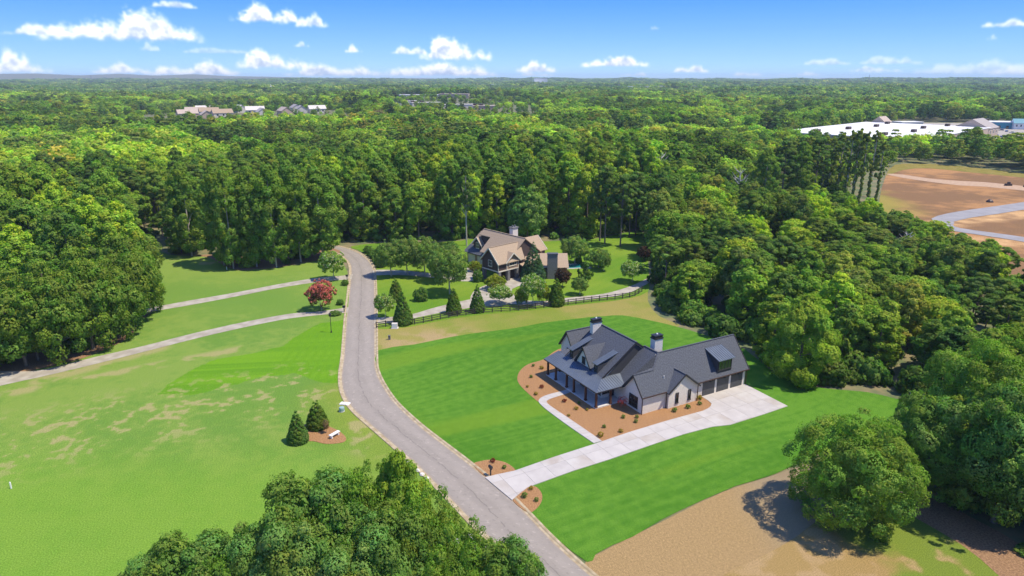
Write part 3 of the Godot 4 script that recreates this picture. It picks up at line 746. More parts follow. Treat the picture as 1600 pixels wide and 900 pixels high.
func make_protos() -> void:
	# seen from near: fine leaves
	add_proto("near_round", lobes_round(14, 5.4, -0.4, 70, DEEP * 1.2, 0.32, 0.3), 84000, 0.235, 14, 10.4, 0.3, 9, 0.45)
	add_proto("near_oak", lobes_round(14, 7.0, -1.8, 96, GREEN * 1.08, 0.27, 0.36), 110000, 0.225, 14, 14.4, 0.42, 12, 0.4)
	add_proto("near_poplar", lobes_tall(14.5, 4.6, 0.8, 66, LIGHT, 0.42), 70000, 0.24, 14.5, 9.2, 0.22, 9, 0.6)
	add_proto("near_grey", lobes_round(14, 4.4, 2.0, 50, GREY, 0.34), 62000, 0.23, 14, 8.8, 0.25, 8, 0.45)
	# seen from the middle distance
	var tones := [GREEN, DEEP, LIGHT, OLIVE, GREEN]
	for k in 5:
		add_proto("mid_round%d" % k, lobes_round(18, 5.0 + 0.3 * (k % 3), 1.2 + k % 2, 44, tones[k], 0.36, 0.3), 15000, 0.56, 18, 10.5, 0.3, 6, 0.5)
	for k in 4:
		add_proto("mid_poplar%d" % k, lobes_tall(24, 4.5, 0.8 + k % 2, 100, [LIGHT, GREEN, DEEP, GREEN][k], 0.45), 12000, 0.6, 24, 8.6, 0.24, 6, 0.7)
	for k in 3:
		add_proto("pine_mid%d" % k, lobes_pine(23, 3.7, 12.0 + k, 9, PINE), 10000, 0.62, 23, 7.0, 0.24, 9, 0.7, 0.4, true)
	add_proto("pine_mid", lobes_pine(22, 3.4, 9.5, 9, PINE * 1.05), 9500, 0.6, 22, 7.0, 0.26, 9, 0.7, 0.4, true)
	var ivy := lobes_tall(26, 3.0, 11, 34, OLIVE, 0.45)
	for i in 30:
		ivy.append([Vector3(rng.randf_range(-0.35, 0.35), 0.6 + i * 0.42, rng.randf_range(-0.35, 0.35)), Vector3(0.6, 0.75, 0.6) * rng.randf_range(0.6, 1.3), shade(OLIVE)])
	add_proto("slim", ivy, 9500, 0.55, 26, 5.6, 0.28, 6, 0.8, 0.62, true)
	add_proto("willow", lobes_round(17, 6.0, 1.0, 50, GREY * 1.1, 0.34), 14000, 0.6, 17, 12, 0.3, 6)
	add_proto("lime", lobes_round(13, 5.5, 1.0, 46, LIME, 0.32), 12000, 0.55, 13, 11, 0.25, 6)
	add_proto("tall", lobes_tall(27, 4.8, 3.6, 130, GREEN * 1.05, 0.45), 24000, 0.46, 27, 8.8, 0.24, 10, 0.8)
	add_proto("brown", lobes_round(16, 5.0, 3.0, 34, Color(0.30, 0.215, 0.13), 0.36, 0.3), 4500, 0.6, 16, 10, 0.25, 14, 0.5)
	add_proto("grove", lobes_round(15, 6.0, 0.2, 58, GREEN * 0.92, 0.33, 0.34), 24000, 0.44, 15, 12, 0.3, 10, 0.4)
	# garden trees
	add_proto("cone", lobes_cone(6, 1.75, 90, DEEP * 0.95), 11000, 0.24, 6, 3.5, 0.12, 0, 0.6)
	add_proto("cone_b", lobes_cone(6, 1.95, 64, GREEN * 0.72, 0.72, 0.36), 11000, 0.25, 6, 3.8, 0.12, 0, 0.6)
	add_proto("spruce", lobes_cone(10.5, 3.3, 120, Color(0.085, 0.165, 0.09), 0.95, 0.24), 13000, 0.36, 10.5, 6.6, 0.18, 0, 0.6, 0.4, true)
	add_proto("vase", lobes_round(9.5, 4.3, 1.7, 60, Color(0.215, 0.32, 0.085), 0.3, 0.22), 16000, 0.34, 9.5, 8.4, 0.2, 9, 0.3)
	add_proto("crape_white", lobes_round(6, 3.0, 1.4, 46, GREEN * 1.15, 0.26, 0.25), 8500, 0.27, 6, 6, 0.1, 8, 0.3, 0.7, false, Color(0.62, 0.62, 0.50, 0.2))
	add_proto("crape_red", lobes_round(6.5, 3.2, 0.9, 46, Color(0.16, 0.12, 0.045), 0.26, 0.25), 9500, 0.27, 6.5, 6.4, 0.1, 8, 0.3, 0.7, false, Color(0.72, 0.20, 0.22, 0.75))
	add_proto("yellow", lobes_round(4, 2.5, 0.3, 36, Color(0.25, 0.30, 0.045), 0.3), 6500, 0.25, 4, 5, 0.1, 5, 0.3)
	add_proto("plum", lobes_round(5, 2.2, 0.6, 34, Color(0.085, 0.055, 0.045), 0.32), 5500, 0.27, 5, 4.4, 0.1, 5, 0.3)
	add_proto("magnolia", lobes_tall(6, 1.9, 0.2, 40, DEEP * 0.9, 0.25), 6000, 0.28, 6, 3.8, 0.1, 4)
	add_proto("shrub", lobes_round(3, 1.9, -0.5, 26, DEEP * 1.05, 0.36), 4500, 0.26, 3, 3.8, 0.1, 4, 0.3)
	add_proto("red_maple", lobes_round(2.4, 1.1, 0.5, 22, Color(0.52, 0.085, 0.08), 0.3, 0.3), 800, 0.14, 2.4, 2.2, 0.04, 8, 0.25)
	add_proto("little_shrub", lobes_round(0.6, 0.4, -0.05, 10, DEEP, 0.42), 320, 0.14, 0.6, 0.8, 0.03, 0, 0.3)
	add_proto("little_gold", lobes_round(0.6, 0.42, -0.05, 10, Color(0.34, 0.27, 0.05), 0.42), 320, 0.14, 0.6, 0.84, 0.03, 0, 0.3)
	add_proto("little_red", lobes_round(0.7, 0.45, 0.0, 10, Color(0.22, 0.045, 0.03), 0.42), 320, 0.15, 0.7, 0.9, 0.03, 0, 0.3)
	add_proto("bush", lobes_round(3.2, 2.4, -0.8, 22, DEEP * 1.1, 0.4, 0.3), 2600, 0.5, 3.2, 4.8, 0.1, 0, 0.3)
	# far and very far trees
	for k in 4:
		add_proto("far%d" % k, lobes_round(19, 6.2, 2.0, 24, [GREEN, DEEP, LIGHT, OLIVE][k], 0.42, 0.3), 1700, 1.3, 19, 12.4, 0.3, 0)
	for k in 2:
		add_proto("far_pine%d" % k, lobes_pine(20, 3.8, 7, 6, PINE), 1100, 1.15, 20, 7.6, 0.25, 0, 0.7, 0.5, true)
	for k in 4:
		add_proto("vfar%d" % k, lobes_round(15, 6.5, 1.0, 9, [GREEN, DEEP, PINE, OLIVE][k], 0.55, 0.2), 240, 2.6, 15, 13, 0.3, 0)
	var dead := MB.new()
	dead.tube([Vector3(0, -0.3, 0), Vector3(0.1, 3, 0), Vector3(-0.2, 5, 0.2), Vector3(0.1, 7, 0)], [0.22, 0.17, 0.12, 0.03])
	for i in 11:
		var a := i * 2.4
		var y := 2.6 + i * 0.36
		var d := Vector3(cos(a), 0.45, sin(a))
		var l := 2.6 - i * 0.12
		dead.tube([Vector3(0, y, 0), Vector3(0, y, 0) + d * l * 0.5, Vector3(0, y + l * 0.25, 0) + d * l], [0.1, 0.07, 0.02], 5)
		dead.tube([Vector3(0, y, 0) + d * l * 0.5, Vector3(0, y + 0.5, 0) + d.rotated(Vector3.UP, 0.7) * l * 0.8], [0.05, 0.015], 4)
	proto["dead"] = {"crown": null, "trunk": dead.mesh(), "h": 7.0, "w": 4.0}


const KIND_NAMES := {"cone": ["arborvitae_tree", "evergreen tree"], "cone_b": ["arborvitae_tree", "evergreen tree"], "spruce": ["spruce_tree", "spruce tree"], "vase": ["shade_tree", "shade tree"], "crape_white": ["crape_myrtle", "crape myrtle"], "crape_red": ["crape_myrtle", "crape myrtle"],
	"yellow": ["garden_tree", "small tree"], "plum": ["plum_tree", "plum tree"], "magnolia": ["magnolia_tree", "magnolia tree"], "shrub": ["round_shrub", "shrub"], "pine_mid": ["pine_tree", "pine tree"], "willow": ["willow_tree", "tree"],
	"slim": ["slim_tree", "tree"], "lime": ["lime_green_tree", "tree"], "tall": ["edge_tree", "tree"], "grove": ["broadleaf_tree", "tree"], "brown": ["thinning_tree", "tree"], "dead": ["dead_tree", "dead tree"], "near_oak": ["broadleaf_tree", "tree"], "near_round": ["broadleaf_tree", "tree"], "near_poplar": ["broadleaf_tree", "tree"], "near_grey": ["broadleaf_tree", "tree"]}

func plant(called: String, category: String, kind: String, at: Vector3, h: float, w: float, label: String, group := "", bark: Material = null, leaf: Material = null) -> Node3D:
	var p: Dictionary = proto[kind]
	var t := thing(called, label, category, at, rng.randf() * TAU, group)
	var s := Vector3(w / p.w, h / p.h, w / p.w)
	if p.trunk:
		part(t, "trunk", p.trunk, bark if bark else (M.dead if kind == "dead" else M.bark)).scale = s
	if p.crown:
		part(t, "crown", p.crown, leaf if leaf else M.leaf).scale = s
	return t


func tree(kind: String, x: float, z: float, h: float, w: float, label: String, group := "") -> void:
	var pale: Material = M.bark_pale if kind == "slim" or kind == "vase" or kind.begins_with("crape") or kind == "tall" or label.contains("pale bare") else null
	plant(KIND_NAMES[kind][0], KIND_NAMES[kind][1], kind, Vector3(x, gy(x, z), z), h, w, label, group, pale)


func gy(x: float, z: float) -> float:                       # the lie of the land: level near the houses, hills far off
	var r := sqrt(x * x + z * z)
	if r < 480.0:
		return 0.0
	var y := 10.0 * exp(-(pow(x + 312.0, 2) + pow(z + 775.0, 2)) / 26000.0) + 9.0 * exp(-(pow(x + 90.0, 2) + pow(z + 1010.0, 2)) / 40000.0) + 12.0 * exp(-(pow(x + 130.0, 2) + pow(z + 1330.0, 2)) / 40000.0)
	if r < 1000.0:
		return y
	y += smoothstep(1000.0, 2200.0, r) * hill_noise.get_noise_2d(x * 1.5, z * 1.5) * 22.0
	y += smoothstep(2400.0, 6500.0, r) * (19.0 + 14.0 * hill_noise.get_noise_2d(x * 0.4 + 900.0, z * 0.4))
	var a := rad_to_deg(atan2(x, -z))
	y += smoothstep(6900.0, 8600.0, r) * (12.0 + 50.0 * exp(-pow((a + 30.0) / 16.0, 2)) + 14.0 * exp(-pow((a - 38.0) / 14.0, 2)))
	return y


func in_clear(q: Vector2, list: Array) -> bool:
	for e in list:
		if e[1].has_point(q) and Geometry2D.is_point_in_polygon(q, e[0]):
			return true
	return false


const ORD := ["first", "second", "third", "fourth", "fifth", "sixth", "seventh", "eighth", "ninth", "tenth", "eleventh", "twelfth", "thirteenth", "fourteenth", "fifteenth", "sixteenth", "seventeenth", "eighteenth", "nineteenth", "twentieth"]
const TENS := ["twenty", "thirty", "forty", "fifty"]

func ordinal(i: int) -> String:
	return ORD[i] if i < 20 else "%s %s" % [TENS[mini(i / 10 - 2, 3)], ORD[i % 10]]


func zone(x: float, z: float) -> String:
	if x > 95 and z < -190:
		return "woods by the dirt field"
	if x > 25 and z > -140:
		return "woods behind the garage"
	if x > 30:
		return "woods right of back lawn"
	if x < -46 and z > -128:
		return "grove above lower drive"
	if x < -52 and z > -215:
		return "woods above upper drive"
	if x > -52 and z > -250:
		return "woods behind brown house"
	if x < -70:
		return "woods beyond left lawn"
	return "deep woods beyond brown house"


func plant_forest() -> void:
	var stuff := {}                                      # kind -> [transform, colour] of what nobody could count
	var single := []                                     # near trees: objects of their own
	var density := FastNoiseLite.new()
	density.seed = 77
	density.frequency = 0.006
	var species := FastNoiseLite.new()
	species.seed = 21
	species.frequency = 0.011
	for band in [[40.0, 330.0, 7.6], [330.0, 700.0, 9.4], [700.0, 1500.0, 11.5], [1500.0, 3200.0, 15.0], [3200.0, 7200.0, 24.0]]:
		var step: float = band[2]
		var z := -8.0
		while z > -band[1]:
			var half := 0.78 * -z + 45.0
			var x := -half
			while x < half:
				var px := x + rng.randf_range(-0.42, 0.42) * step
				var pz := z + rng.randf_range(-0.42, 0.42) * step
				x += step
				var d := sqrt(px * px + pz * pz)
				if d < band[0] or d >= band[1] or pz > -30.0:
					continue
				var q := Vector2(px, pz)
				if in_clear(q, clear_polys):
					continue
				var height := 0.93 + 0.62 * density.get_noise_2d(px, pz) + rng.randf_range(-0.24, 0.2)
				var mix_ := species.get_noise_2d(px, pz) + rng.randf_range(-0.28, 0.28)
				var right_wood := px > 25 and d < (260 if px < 60 else 330)
				var low := d > 330.0 and in_clear(q, low_polys)
				if low and rng.randf() < 0.66:
					continue
				var size := (14.5 if right_wood else (24.0 if d < 240 else (21.0 if d < 330 else 18.5))) * height
				if px < -46 and pz > -128:
					size = 13.5 * height
				if low:
					size *= 0.5
				if px > 110 and d > 330 and d < 600:
					size *= (0.85 if px > 205 and d > 455 and d < 505 and pz > -440 else 0.58) if px > 150 else 0.75
				if right_wood and px > 70 and d < 210:
					size *= 0.86
				size = minf(size, 24.5 if d < 330.0 else 22.0)
				if d < 330.0:
					var k := "pine" if mix_ > 0.24 else ("poplar" if mix_ < (-0.25 if right_wood else 0.06) else "round")
					if px < -46 and pz > -128:
						k = "round"
					if px > 85 and pz < -165:
						size *= 0.58
					single.append([d, px, pz, size, k, mix_])
				else:
					var k := ""
					if d < 1500.0:
						k = "far_pine%d" % (rng.randi() % 2) if mix_ > 0.22 or (px > 205 and d < 505 and rng.randf() < 0.75) else "far%d" % ([0, 1, 1, 3, 0][rng.randi() % 5] if mix_ > -0.05 else 2)
					else:
						k = "vfar%d" % (rng.randi() % 4)
					var grow := 1.2 if d < 1500 else (1.25 if d < 3200 else 1.8)
					scatter(stuff, k, Vector3(px, gy(px, pz) - 0.3, pz), size * (1.0 if d < 3200 else 0.95), proto[k].w * size / proto[k].h * grow * (1.25 if right_wood else 1.1))
			z -= step
	# the nearest that can be seen are things; the rest joins the forest
	single.sort_custom(func(a, b): return a[0] < b[0])
	var counts := {"broadleaf_tree": 18, "poplar_tree": 0, "pine_tree": 6}
	var chosen := []
	for s in single:
		var called: String = {"pine": "pine_tree", "poplar": "poplar_tree", "round": "broadleaf_tree"}[s[4]]
		var near_edge := in_clear(Vector2(s[1], s[2]), edge_polys)
		var seen: bool = absf(s[1]) < 0.75 * -s[2] + 4.0
		var k: String
		if s[0] < 112.0 and s[4] != "pine":
			k = ["near_round", "near_oak", "near_grey", "near_round"][rng.randi() % 4] if s[4] == "round" else "near_poplar"
		elif s[4] == "pine":
			k = "pine_mid%d" % (rng.randi() % 3)
		elif s[4] == "poplar":
			k = "mid_poplar%d" % (rng.randi() % 4)
		else:
			k = "mid_round%d" % (rng.randi() % 5)
		var w: float = proto[k].w * (0.45 + 0.55 * s[3] / proto[k].h) * rng.randf_range(0.92, 1.15)
		if seen and counts[called] < 295:
			counts[called] += 1
			chosen.append([called, k, s, near_edge, w])
		else:
			scatter(stuff, k, Vector3(s[1], -0.2, s[2]), s[3], w)
	# label them by their row, counted back from the camera in each wood, and their place along it
	var nearest := {}
	for e in chosen:
		var where := zone(e[2][1], e[2][2])
		nearest[where] = minf(nearest.get(where, 9999.0), e[2][0])
	chosen.sort_custom(func(a, b): return atan2(a[2][1], -a[2][2]) < atan2(b[2][1], -b[2][2]))
	var rank := {}
	for e in chosen:
		var s: Array = e[2]
		var where := zone(s[1], s[2])
		var noun: String = {"pine_tree": "pine", "poplar_tree": "narrow tree", "broadleaf_tree": "leafy tree"}[e[0]]
		var tone: String = "dark " if e[1] in ["mid_round1", "near_round"] else ("light green " if e[1] in ["mid_round2", "mid_poplar0", "near_poplar"] else ("olive " if e[1] == "mid_round3" else ""))
		var patch := 1.6 * fine_noise.get_noise_2d(s[1] * 0.8, s[2] * 0.8) + rng.randf_range(-0.45, 0.45) + (0.34 if s[1] < -45.0 and s[2] < -150.0 else 0.0)
		var leafy: Material = M.leaf_bright if patch > 0.38 else (M.leaf_deep if patch < -0.42 else (M.leaf_warm if patch > 0.14 else M.leaf))
		var row := int((s[0] - nearest[where]) / 11.0)
		var key := "%s%s%s%d" % [tone, noun, where, row]
		var at: int = rank.get(key, 0)
		rank[key] = at + 1
		var label := "%s%s, %s from left in %s row, %s" % [tone, noun, ordinal(at), ordinal(row), where]
		plant(e[0], "pine tree" if e[0] == "pine_tree" else "tree", e[1], Vector3(s[1], -0.05, s[2]), s[3], e[4], label, ("pines, " if e[0] == "pine_tree" else "trees, ") + where, null, leafy)
	var forest := Node3D.new()
	forest.name = "forest"
	add_child(forest, true)
	forest.set_meta("kind", "stuff")
	forest.set_meta("label", "unbroken forest of mixed trees running back to the horizon")
	forest.set_meta("category", "forest")
	for k in stuff:
		var rows: Array = stuff[k]
		for which in (["crown", "trunk"] if not k.begins_with("vfar") and not k.begins_with("far") else ["crown"]):
			var mm := MultiMesh.new()
			mm.transform_format = MultiMesh.TRANSFORM_3D
			mm.use_colors = which == "crown"
			mm.mesh = proto[k][which]
			mm.instance_count = rows.size()
			for i in rows.size():
				mm.set_instance_transform(i, rows[i][0])
				if which == "crown":
					mm.set_instance_color(i, rows[i][1])
			var o := MultiMeshInstance3D.new()
			o.name = "tree_crowns" if which == "crown" else "tree_trunks"
			o.multimesh = mm
			o.material_override = M.leaf if which == "crown" else M.bark
			o.set_meta("kind", "stuff")
			forest.add_child(o, true)


func scatter(stuff: Dictionary, k: String, at: Vector3, h: float, w: float) -> void:
	if not stuff.has(k):
		stuff[k] = []
	var p: Dictionary = proto[k]
	var b := Basis(Vector3.UP, rng.randf() * TAU).scaled(Vector3(w / p.w, h / p.h, w / p.w))
	var tone := hill_noise.get_noise_2d(at.x * 7.0 + 300.0, at.z * 5.0) + 0.7 * fine_noise.get_noise_2d(at.x, at.z)
	var t := clampf(rng.randf_range(0.72, 1.28) + 0.8 * tone, 0.42, 1.8)
	stuff[k].append([Transform3D(b, at), Color(t * (rng.randf_range(0.88, 1.22) + 0.25 * tone), t, t * rng.randf_range(0.75, 1.1))])


func plant_undergrowth() -> void:                            # the leafy skirts of the woods
	var rows := {}
	var step := 3.1
	var z := -34.0
	while z > -300.0:
		var half := 0.76 * -z + 25.0
		var x := -half
		while x < half:
			var q := Vector2(x + rng.randf_range(-1.4, 1.4), z + rng.randf_range(-1.4, 1.4))
			x += step
			if in_clear(q, clear_polys):
				continue
			var edge := in_clear(q, edge_polys)
			var right_side := q.x > 22.0
			if edge and not right_side and rng.randf() < 0.72:
				continue
			if not edge and rng.randf() < 0.5:
				continue
			var h := rng.randf_range(1.6, 4.6) if edge and right_side else rng.randf_range(0.9, 2.4)
			scatter(rows, "bush", Vector3(q.x, -0.1, q.y), h, h * rng.randf_range(1.1, 1.7))
		z -= step
	var mm := MultiMesh.new()
	mm.transform_format = MultiMesh.TRANSFORM_3D
	mm.use_colors = true
	mm.mesh = proto.bush.crown
	mm.instance_count = rows.bush.size()
	for i in rows.bush.size():
		mm.set_instance_transform(i, rows.bush[i][0])
		mm.set_instance_color(i, rows.bush[i][1])
	var o := MultiMeshInstance3D.new()
	o.name = "undergrowth"
	o.multimesh = mm
	o.material_override = M.leaf
	add_child(o, true)
	o.set_meta("kind", "stuff")
	o.set_meta("label", "leafy undergrowth along the edges and floor of the woods")
	o.set_meta("category", "undergrowth")


func plant_named_trees() -> void:
	tree("cone", -29.5, -83.9, 5.2, 3.2, "dark green cone shaped evergreen left of its twin on the left lawn", "pair of conical evergreens on the lawn")
	tree("cone_b", -27.9, -87.9, 4.7, 3.3, "dark green cone shaped evergreen nearer the road, behind its twin on the lawn", "pair of conical evergreens on the lawn")
	tree("cone_b", -26.1, -146.3, 6.0, 3.5, "small conical evergreen just behind the tallest one by the road", "conical evergreens along the black fence")
	tree("cone", -22.2, -131.2, 7.4, 4.4, "tall conical evergreen at the road end of the black fence", "conical evergreens along the black fence")
	tree("cone_b", -12.4, -137.6, 6.3, 3.5, "second conical evergreen along the fence, under the big shade tree", "conical evergreens along the black fence")
	tree("cone", -7.4, -138.8, 6.7, 3.6, "conical evergreen by the fence left of the white flowering crape myrtle", "conical evergreens along the black fence")
	tree("cone_b", 9.8, -143.1, 6.9, 3.8, "conical evergreen at the right end of the hedge row by the fence", "conical evergreens along the black fence")
	tree("spruce", 5.2, -162.6, 10.7, 7.0, "blue green spruce in front of the brown house")
	tree("vase", -30.5, -166.1, 9.3, 7.5, "spreading shade tree nearest the road beside the brown house", "shade trees left of the brown house")
	tree("vase", -26.6, -167.2, 10.0, 8.2, "broad spreading shade tree behind the brown house street drive", "shade trees left of the brown house")
	tree("vase", -22.1, -166.7, 9.8, 8.1, "spreading shade tree between the road and the brown garage", "shade trees left of the brown house")
	tree("vase", -14.4, -151.1, 11.3, 8.9, "large grey green shade tree left of the brown house", "shade trees left of the brown house")
	tree("vase", -17.4, -161.5, 9.1, 6.9, "shade tree tucked behind the largest one beside the brown house", "shade trees left of the brown house")
	tree("crape_white", -26.6, -135.1, 5.4, 4.3, "small white flowering tree beside the road by the black fence")
	tree("crape_white", -44.5, -163.2, 7.5, 6.7, "white flowering crape myrtle by the upper concrete drive at the road")
	tree("crape_red", -41.1, -139.7, 6.8, 6.4, "pinkish red crape myrtle between the two concrete drives")
	tree("crape_white", 4.7, -142.7, 7.3, 6.2, "crape myrtle with a cap of white blossom in front of the brown house")
	tree("crape_white", -2.7, -143.6, 4.4, 5.7, "low white crape myrtle left of the brown house forecourt")
	tree("yellow", -3.8, -155.1, 3.5, 5.5, "yellow green round tree in front of the brown house porch")
	tree("yellow", 2.1, -142.7, 4.1, 3.1, "yellow green small tree left of the white crape myrtle by the fence")
	tree("yellow", 7.0, -144.5, 4.5, 3.1, "yellow green small tree right of the white crape myrtle by the fence")
	tree("yellow", -9.6, -170.9, 2.8, 3.7, "yellow green little tree by the brown garage doors")
	tree("shrub", -8.5, -161.5, 2.9, 2.8, "dark round evergreen shrub at the left corner of the brown house")
	tree("shrub", -20.5, -146.3, 3.0, 3.5, "dark round shrub under the largest shade tree")
	tree("plum", 12.1, -156.7, 4.9, 4.0, "dark purple leaved tree right of the stone chimney")
	tree("vase", 16.9, -177.9, 7.8, 7.6, "light green spreading tree beyond the swimming pool")
	tree("cone", 18.0, -178.5, 4.3, 2.1, "narrow dark evergreen beside the swimming pool")
	tree("magnolia", 18.3, -163.2, 5.8, 3.8, "dark magnolia tree on the lawn right of the pool")
	tree("vase", 15.7, -150.6, 4.3, 3.9, "slender young tree standing alone on the lawn by the drive")
	tree("vase", 22.9, -174.6, 5.2, 5.8, "green spreading tree in the mulch island right of the pool")
	tree("vase", 23.8, -170.9, 5.1, 3.7, "small green tree beside the mulch island")
	tree("crape_white", 29.6, -161.0, 5.5, 6.3, "white flowering crape myrtle where the drive meets the woods")
	tree("plum", 36.2, -181.2, 4.3, 4.2, "dark reddish shrub tree at the right edge of the back lawn")
	tree("shrub", -17.7, -192.9, 2.7, 4.5, "low brownish green bush behind the brown garage")
	tree("pine_mid", -13.6, -199.2, 25.4, 6.5, "tall pine with a pale bare trunk behind the brown garage")
	tree("pine_mid", 27.0, -205.1, 21.3, 6.7, "tall pine with a bare trunk, leftmost on the back lawn", "bare trunked pines on the back lawn")
	tree("pine_mid", 28.1, -201.7, 22.9, 6.6, "tall bare trunked pine beside the leftmost one on the back lawn", "bare trunked pines on the back lawn")
	tree("pine_mid", 32.3, -198.4, 20.9, 6.9, "tall pine standing nearest the camera on the back lawn", "bare trunked pines on the back lawn")
	tree("pine_mid", 36.9, -210.4, 19.3, 6.5, "tall pine behind the nearest one on the back lawn", "bare trunked pines on the back lawn")
	tree("pine_mid", 39.2, -212.2, 20.0, 6.5, "tall pine furthest right on the back lawn", "bare trunked pines on the back lawn")
	tree("willow", 4.7, -204.2, 17.3, 12.2, "pale grey green tree rising behind the brown house chimney")
	tree("slim", 134.3, -289.9, 24.6, 5.5, "tall slim ivy clad tree, leftmost at the dirt field edge", "slim trees at the edge of the dirt field")
	tree("slim", 135.2, -283.4, 26.6, 5.9, "tall slim tree second from left at the dirt field edge", "slim trees at the edge of the dirt field")
	tree("slim", 134.3, -274.2, 28.1, 5.7, "tall slim tree third from left at the dirt field edge", "slim trees at the edge of the dirt field")
	tree("slim", 135.8, -271.2, 29.0, 5.6, "tall slim tree fourth from left at the dirt field edge", "slim trees at the edge of the dirt field")
	tree("slim", 137.9, -269.8, 27.9, 5.1, "tall slim tree fifth from left at the dirt field edge", "slim trees at the edge of the dirt field")
	tree("slim", 150.1, -286.6, 27.2, 5.9, "tall slim tree sixth from left at the dirt field edge", "slim trees at the edge of the dirt field")
	tree("slim", 147.0, -274.2, 23.9, 4.7, "tall slim tree, rightmost against the bare dirt field", "slim trees at the edge of the dirt field")
	tree("lime", 92.4, -209.5, 14.5, 12.5, "bright lime green round tree in the right woods")
	tree("lime", 115.9, -218.8, 10.9, 7.5, "bright lime green tree in front of the dirt field")
	tree("lime", 114.4, -229.0, 9.7, 4.4, "narrow lime green tree left of the other lime trees by the field")
	tree("lime", 66.8, -186.9, 11.4, 9.0, "yellow green tree in the middle of the right woods")
	tree("dead", 110.5, -186.9, 7.0, 4.7, "bare dead white tree standing above the right woods")
	tree("near_poplar", 47.8, -104.5, 14.6, 11.3, "light green tree standing forward of the wood edge behind the garage")
	tree("near_oak", 38.0, -66.5, 13.4, 13.7, "large round green tree alone on the straw covered slope")
	tree("near_round", 49.2, -71.1, 13.3, 9.6, "dense green tree right of the large lone tree")
	tree("near_round", 54.5, -66.1, 17.2, 12.0, "big dark green tree at the lower right woods edge")
	tree("near_oak", 62.4, -81.4, 16.8, 14.6, "broad green tree above the lower right thicket")
	tree("near_round", 52.9, -79.8, 8.8, 5.9, "greyish green tree tangled behind the large lone tree")
	tree("shrub", 52.6, -69.2, 4.7, 5.3, "rounded bush at the foot of the lower right thicket")
	tree("dead", 54.6, -83.9, 7.0, 3.5, "bare grey branches poking out of the lower right thicket")
	tree("near_round", -25.6, -46.3, 13.0, 9.0, "low dark green tree at the left end of the foreground clump", "tree clump at the bottom by the road")
	tree("near_round", -29.2, -46.4, 11.5, 7.5, "leftmost and lowest tree of the foreground clump", "tree clump at the bottom by the road")
	tree("near_round", -20.6, -46.4, 14.0, 8.5, "dark green tree between the low left trees and the tall foreground crowns", "tree clump at the bottom by the road")
	tree("near_round", -16.1, -49.2, 17.0, 11.0, "tallest left crown of the foreground tree clump", "tree clump at the bottom by the road")
	tree("near_oak", -12.7, -50.6, 17.0, 10.0, "broad bright crown in the middle of the foreground clump", "tree clump at the bottom by the road")
	tree("near_poplar", -9.7, -51.4, 17.5, 6.5, "feathery narrow tree top of the foreground clump nearest the kerb", "tree clump at the bottom by the road")
	tree("near_oak", -7.5, -48.3, 16.0, 8.5, "light green foreground tree below the feathery top", "tree clump at the bottom by the road")
	tree("near_oak", -3.3, -45.8, 14.0, 8.5, "green foreground tree left of the clump's right end", "tree clump at the bottom by the road")
	tree("near_round", -0.1, -45.4, 13.5, 7.0, "rightmost foreground tree overhanging the asphalt road", "tree clump at the bottom by the road")
	tree("near_grey", -17.0, -45.0, 15.5, 8.0, "greyish green tree within the foreground clump", "tree clump at the bottom by the road")
	tree("near_round", -10.5, -46.0, 15.5, 9.0, "green foreground tree under the middle crowns", "tree clump at the bottom by the road")
	tree("near_grey", -12.7, -44.1, 14.0, 8.0, "grey green foreground tree at the bottom of the picture", "tree clump at the bottom by the road")
	tree("near_oak", -22.7, -44.7, 12.5, 8.0, "bright green foreground tree at the bottom behind the low dark ones", "tree clump at the bottom by the road")
	tree("near_oak", -5.9, -44.7, 13.5, 8.0, "bright foreground tree at the bottom between road and grey tree", "tree clump at the bottom by the road")
	tree("grove", -84.6, -109.8, 16.3, 11.7, "dark tree furthest left at the front edge of the grove by the drive", "edge trees of the grove above the lower drive")
	tree("grove", -79.9, -112.4, 17.1, 11.4, "second dark tree from the left along the grove by the lower drive", "edge trees of the grove above the lower drive")
	tree("grove", -77.5, -117.5, 18.1, 11.8, "broad tree in the middle of the grove edge by the lower drive", "edge trees of the grove above the lower drive")
	tree("grove", -75.9, -123.3, 14.8, 10.5, "smaller dark tree right of the middle of the grove edge", "edge trees of the grove above the lower drive")
	tree("grove", -76.4, -129.7, 17.5, 11.6, "tall dark tree near the right end of the grove edge", "edge trees of the grove above the lower drive")
	tree("grove", -77.6, -136.7, 14.0, 9.0, "rounded tree where the upper drive enters the grove", "edge trees of the grove above the lower drive")
	tree("grove", -86.3, -150.1, 15.4, 12.7, "tree at the far right corner of the grove above the upper drive", "edge trees of the grove above the lower drive")
	tree("brown", -112.3, -588.0, 22.5, 18.4, "brownish pink thinning tree in the far woods left of the sheds")
	tree("brown", 33.4, -385.6, 14.1, 9.3, "bare brownish pink tree in the woods beyond the brown house")
	tree("brown", 15.1, -406.7, 14.4, 9.8, "pale brown thinning tree left of the bare pink one")
	tree("tall", -77.1, -176.6, 26.0, 7.9, "tall leafy edge tree at the left end of the upper lawn woods", "edge trees above the upper lawn")
	tree("tall", -73.3, -173.4, 25.5, 7.1, "bright narrow edge tree standing forward above the upper lawn", "edge trees above the upper lawn")
	tree("tall", -67.8, -175.3, 26.2, 8.2, "tall edge tree with a pale trunk in the mulch above the upper lawn", "edge trees above the upper lawn")
	tree("tall", -62.4, -174.6, 26.9, 8.5, "tall spreading edge tree right of the pale trunked one", "edge trees above the upper lawn")
	tree("tall", -57.5, -179.9, 25.6, 9.1, "tall edge tree above the middle of the upper drive", "edge trees above the upper lawn")
	tree("tall", -52.5, -184.0, 22.9, 10.7, "spreading edge tree beside the road bend", "edge trees above the upper lawn")
	tree("tall", -90.3, -186.9, 25.9, 8.7, "tall dark edge tree at the shaded corner of the upper lawn", "edge trees above the upper lawn")
